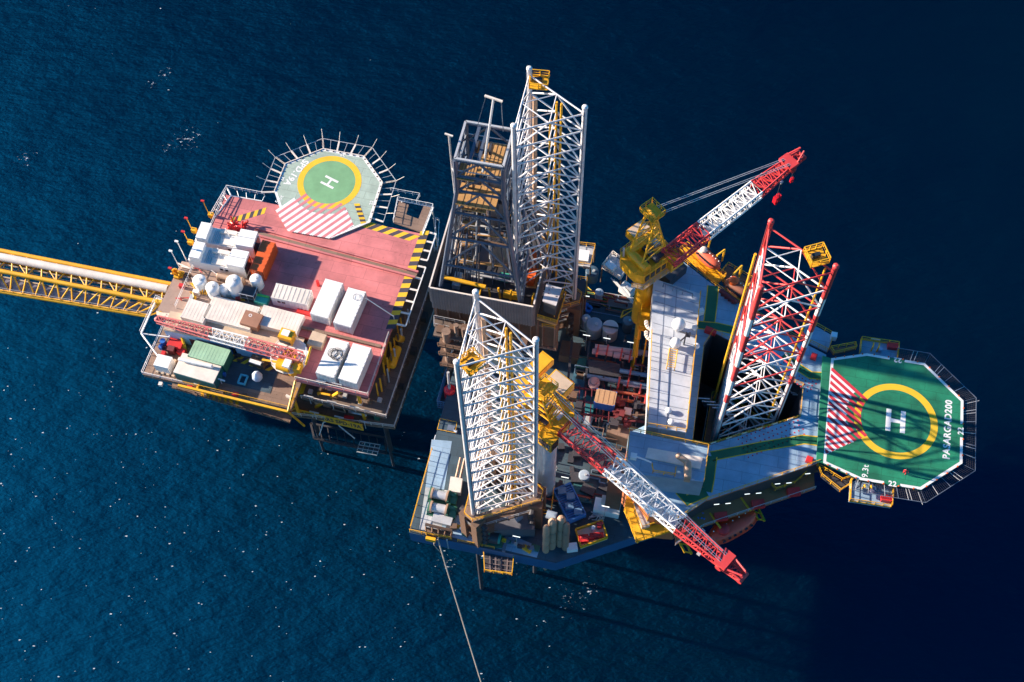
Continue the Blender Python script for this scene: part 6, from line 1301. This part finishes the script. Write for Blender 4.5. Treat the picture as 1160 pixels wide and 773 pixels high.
for k in range(5): t_ = k/4; p = Vector(P_[0]).lerp(Vector(P_[1]), t_); q_ = Vector(P_[3]).lerp(Vector(P_[2]), t_); b.bar((*p, 28.6), (*q_, 30), .16)
b.bar((*P_[0], 29.8), (*P_[1], 29.2), .25); fr_.part('frame', b)
b = MB(YEL); b.rail([(*p, 28.6) for p in (P_[3], P_[2])], r=.08); b.box(P_[3][0]+.8, P_[3][1]-.5, 27.8, 1.6, .5, 1.0); fr_.part('railing', b)
b = MB(GALV)
for x, y in ((497, 608), (507, 610)): u, v = ru(x, y, 28); b.bar((u, v-.3, 28.4), (u, v-.3, 24), .14)
fr_.part('fender_pipe', b)
b = MB(ROPE); a = Vector((*ru(496, 611, 28), 28.0)); e = Vector((*ru(566, 840, 0), -.3)); pts = []
for k in range(25): t_ = k/24; p = a.lerp(e, t_); p.z -= 4*(t_*(1-t_))*2; pts.append(p)
b.poly(pts, .14, 6); solo('mooring_rope', 'long tan mooring rope running from the rig stern down into the sea', 'rope', G, a.x, a.y, 28, b)
b = MB(ROPE); p = Vector((*ru(495, 612, 28), 27.5)); pts = [p+Vector((-.2-.5*math.sin(k*.5), .1, -k*.7)) for k in range(9)]; b.poly(pts, .09); solo('slack_rope', 'short slack rope hanging in a loop beside the mooring rope', 'rope', G, p.x, p.y, 27.5, b)
hb = T('hanging_platform', 'grated platform with yellow rails hung outside the lower hull side', 'platform', G, *ru(564, 640, 25), 24)
P_ = [ru(x, y, 26) for x, y in ((548, 628), (582, 632), (580, 652), (549, 648))]
b = MB(DARK); b.prism(P_, 25.8, 26); hb.part('frame', b)
b = MB(mat('rusty_grating', (.17, .13, .13), .8, rust=.3))
for k in range(1, 5): t_ = k/5; b.beam((*Vector(P_[0]).lerp(Vector(P_[1]), t_), 26.04), (*Vector(P_[3]).lerp(Vector(P_[2]), t_), 26.04), .2, .08)
for k in range(1, 4): t_ = k/4; b.beam((*Vector(P_[0]).lerp(Vector(P_[3]), t_), 26.05), (*Vector(P_[1]).lerp(Vector(P_[2]), t_), 26.05), .12, .08)
hb.part('grating', b)
b = MB(YEL); b.rail([(*P_[0], 26), (*P_[3], 26), (*P_[2], 26), (*P_[1], 26)], r=.09, sp=1.5); hb.part('railing', b)
bx('switch_house', 'dark grey switch house with two drums on its roof below the white leg', 'cabin', 583, 588, ZD, 6.4, 3.6, 3.4, mat('dark_house', (.12, .12, .14), .6, rust=.12), .22, extra=lambda b, u, v, z: (b.use(STEEL).bar((u+.2, v-.3, z+.4), (u+1, v+.6, z+.6), .55, 12), b.use(YEL).rail([(u-.4, v+1.5, z), (u+2.6, v+2.1, z), (u+2.9, v+.9, z)], r=.08, sp=1.2), b.use(CLEAN).box(u-2.2, v-.2, z, .7, .5, .4)))
bx('cable_reel', 'dark teal cable reel on the lower blue deck edge', 'reel', 560, 611, ZD, 2.8, 2.4, .6, DGREEN, .1, extra=lambda b, u, v, z: (b.use(TEAL).bar((u-1, v, z+.6), (u+1, v, z+.6), .8, 16), b.use(DARK).bar((u-.7, v, z+.6), (u+.7, v, z+.6), .95, 16)))
bx('deck_pump', 'small grey pump with a pipe next to the cable reel', 'pump', 573, 613, ZD, .5, 3.4, .5, STEEL, 0)
bg = T('blue_pipe_basket', 'blue slatted pipe basket tilted on the dark deck below the pale crane pedestal', 'basket', G, *ru(645, 570, 30), ZD)
a, c = Vector(ru(637, 551, 30)), Vector(ru(654, 586, 30)); d = (c-a).normalized(); nn = Vector((-d.y, d.x)); b = MB(mat('basket_blue', (.05, .20, .50), .55, rust=.1))
for s_ in (-1.5, 1.5): b.beam((*(a+nn*s_), 29.2), (*(c+nn*s_), 29.2), .2, 1.2)
for k in range(16): p = a.lerp(c, k/15); b.beam((*(p-nn*1.5), 29.5), (*(p+nn*1.5), 29.5), .28, .12)
b.beam((*(a-nn*1.5), 29.4), (*(a+nn*1.5), 29.4), .3, 1.4); b.beam((*(c-nn*1.5), 29.4), (*(c+nn*1.5), 29.4), .3, 1.4); bg.part('basket', b)
b = MB(mat('basket_cargo', (.12, .25, .42), .6))
for k in range(4): p = a.lerp(c, .12+k*.25)+nn*(.5 if k % 2 else -.4); b.box(p.x, p.y, 29.56, 1.3, 1.1, .7, .3)
bg.part('cargo', b)
tank('small pale round tank lid beside the blue pipe basket', 662, 537, 30, .9, 1.6, mat('blue_grey_tank', (.33, .42, .52)), G, ZD, cap=.1)
bx('teal_hatch', 'dark teal hatch under the crane boom on the shaded deck', 'hatch', 660, 558, ZD, 3.2, 3.4, .6, mat('hatch_teal', (.03, .14, .15), .6), .1)
for i, (x, y) in enumerate(((619, 597), (626, 590), (636, 587), (642, 594))):
    zt_ = 40-.8*abs(i-1.5); u, v = ru(x, y, zt_); b = MB(BEIGE if i < 3 else mat('dark_beige', (.3, .2, .14), .6, rust=.2)); r_ = .68 if i in (1, 2) else .55
    b.lathe(u, v, [(r_*.6, 19), (r_, 23.5), (r_, zt_-.5), (r_*.7, zt_), (r_*.3, zt_+.3)], 16)
    for z in (27, 31, 35): b.lathe(u, v, [(r_*1.12, z), (r_*1.12, z+.35)], 16)
    solo('raw_water_tower', ('shortest, leftmost of the tan upright cylinders at the lower hull side', 'tall tan upright cylinder, second from the left at the hull side', 'tall tan upright cylinder, third from the left at the hull side', 'darker upright cylinder at the right end of the row at the hull side')[i], 'tower', G, u, v, 19, b)
u, v = ru(625, 582, 38); b = MB(mat('blue_grey_tank', (.33, .42, .52))); b.bar((u-.8, v+.2, 37), (u+.7, v, 37), .7, 14); solo('tower_motor', 'pale blue motor behind the tops of the tan cylinders', 'motor', G, u, v, 36.3, b)
sk = T('cargo_tray', 'pale cargo tray with yellow rails and red gear inside', 'tray', G, *ru(670, 603, 29), ZD)
P_ = [ru(x, y, 29) for x, y in ((652, 600), (682, 590), (688, 609), (658, 620))]; b = MB(CREAM); b.prism(P_, ZD, 28.4); sk.part('tray_floor', b)
b = MB(YEL)
for p, q_ in zip(P_, P_[1:]+P_[:1]): b.beam((*p, 28.9), (*q_, 28.9), .2, .9)
sk.part('side_rail', b)
for i, (x, y, l_, w_, h_) in enumerate(((661, 610, 1.6, 1.2, 1.0), (676, 606, 2.2, .9, .7), (679, 594, .7, 1.1, .9), (668, 609, 1.5, .5, .6))):
    u, v = ru(x, y, 29.2); b = MB(RED); b.box(u, v, 28.4, l_, w_, h_, .3); b.capsule((u-.4, v, 28.4+h_), (u+.5, v+.2, 28.4+h_), .25, 8); solo('red_gear', ('largest red gear lump at the left of the cargo tray', 'long red gear bundle at the right of the cargo tray', 'small red gear piece at the top corner of the cargo tray', 'thin red gear piece in the middle of the cargo tray')[i], 'gear', G, u, v, 28.4, b)
u, v = ru(672, 598, 29); b = MB(CLEAN); b.cyl(u, v, 28.4, 29.2, .35, 10); b.box(u+1, v-.8, 28.4, .8, .6, .6); solo('white_gear', 'small white drum in the cargo tray', 'drum', G, u, v, 28.4, b)
u, v = ru(676, 584, 29); b = MB(GALV)
for k in range(10): b.poly([(u+random.uniform(-1.3, 1.3), v+random.uniform(-.8, .8), ZD+random.uniform(.2, 1)) for _ in range(3)], .08)
solo('net_bundle', 'tangled grey net bundle behind the cargo tray', 'net', G, u, v, ZD, b)
bx('white_unit', 'white deck unit with a cream motor on top, left of the yellow stair platform', 'machine', 688, 573, ZD, 4.2, 2.2, 2.0, CLEAN, .0, extra=lambda b, u, v, z: (b.use(CREAM).box(u-.3, v+.7, z, 1.6, 1.4, .7), b.box(u+1.2, v+.6, z, .9, 1, .5)))
bx('white_locker', 'small white locker left of the cargo tray', 'locker', 648, 619, ZD, 1.7, 1.2, 1.2, CLEAN, .35)
b = MB(DARK)
for k in range(26): x, y = random.uniform(600, 705), random.uniform(500, 560); u, v = ru(x, y, 29); b.box(u, v, ZD, random.uniform(.6, 2.4), random.uniform(.6, 2.2), random.uniform(.3, 1.6), random.uniform(-.3, .3))
solo('shaded_gear', 'scatter of dark gear on the shaded deck under the second crane boom', 'gear', G, *ru(650, 530, 28), ZD, b, kind='stuff')
b = MB(GALV); u, v = ru(617, 548, 33); b.bar((u-.4, v+1.6, 33), (u+.4, v-1, 31), .3, 10); b.bar((u-.6, v+1.8, ZD), (u-.4, v+1.6, 33), .25, 8); b.use(YEL).rail([(u+1.4, v+1, ZD), (u+1.8, v-3.5, ZD), (u-1.5, v-4, ZD)], h=3, r=.08); solo('vent_mast', 'grey curved vent mast on the right of the lower jack house', 'vent', G, u, v, ZD, b)
bx('yellow_panel_frame', 'yellow framed panel between the two blue roofs and the second boom', 'panel', 700, 535, ZD, 2.4, 3.6, 13, BROWN, 0, extra=lambda b, u, v, z: (b.use(YEL).rail([(u-1.2, v-1.8, z), (u+1.2, v-1.8, z), (u+1.2, v+1.8, z), (u-1.2, v+1.8, z)], closed=True, r=.09, sp=1.2)))

# connected pipe runs and small fittings on the main deck
rp = random.Random(9)
for k in range(46):
    x, y = (rp.uniform(642, 738), rp.uniform(384, 486)) if k < 28 else ((rp.uniform(604, 700), rp.uniform(505, 565)) if k < 36 else (rp.uniform(655, 722), rp.uniform(322, 376)))
    z = rp.uniform(28.3, 33.4) if k < 28 else rp.uniform(28.3, 30); u, v = ru(x, y, z); l_ = rp.uniform(2, 9)
    if u+l_ > 19.3: l_ = max(.5, 19.3-u)
    b = MB((STEEL, MAROON, BROWN, GALV, mat('pipe_bluegrey', (.15, .24, .34), .5), mat('rust_red_pipe', (.35, .08, .04), .6))[k % 6]); dv = rp.uniform(-1.6, 1.6)
    b.poly([(u, v, ZD), (u, v, z), (u+l_*.6, v, z), (u+l_*.6, v+dv, z), (u+l_, v+dv, z), (u+l_, v+dv, ZD)], rp.uniform(.07, .17), 6); hull.part('deck_piping', b)
for k in range(24):
    x = 505+k*4.4; y = 598+k*1.05+rp.uniform(-7, 2); u, v = ru(x, y, 28.4); b = MB((GALV, DARK, BROWN, YEL, STEEL, DGREEN)[k % 6])
    if k % 4 == 0: b.cyl(u, v, ZD, ZD+.8, .28, 10); b.cyl(u+.8, v, ZD, ZD+.8, .28, 10); b.box(u+.4, v, ZD, 1.4, .5, .12); hull.part('bollard', b)
    else: b.box(u, v, ZD, rp.uniform(.5, 1.5), rp.uniform(.4, 1), rp.uniform(.3, 1.0), rp.uniform(-.4, .4)); hull.part('deck_fitting', b)
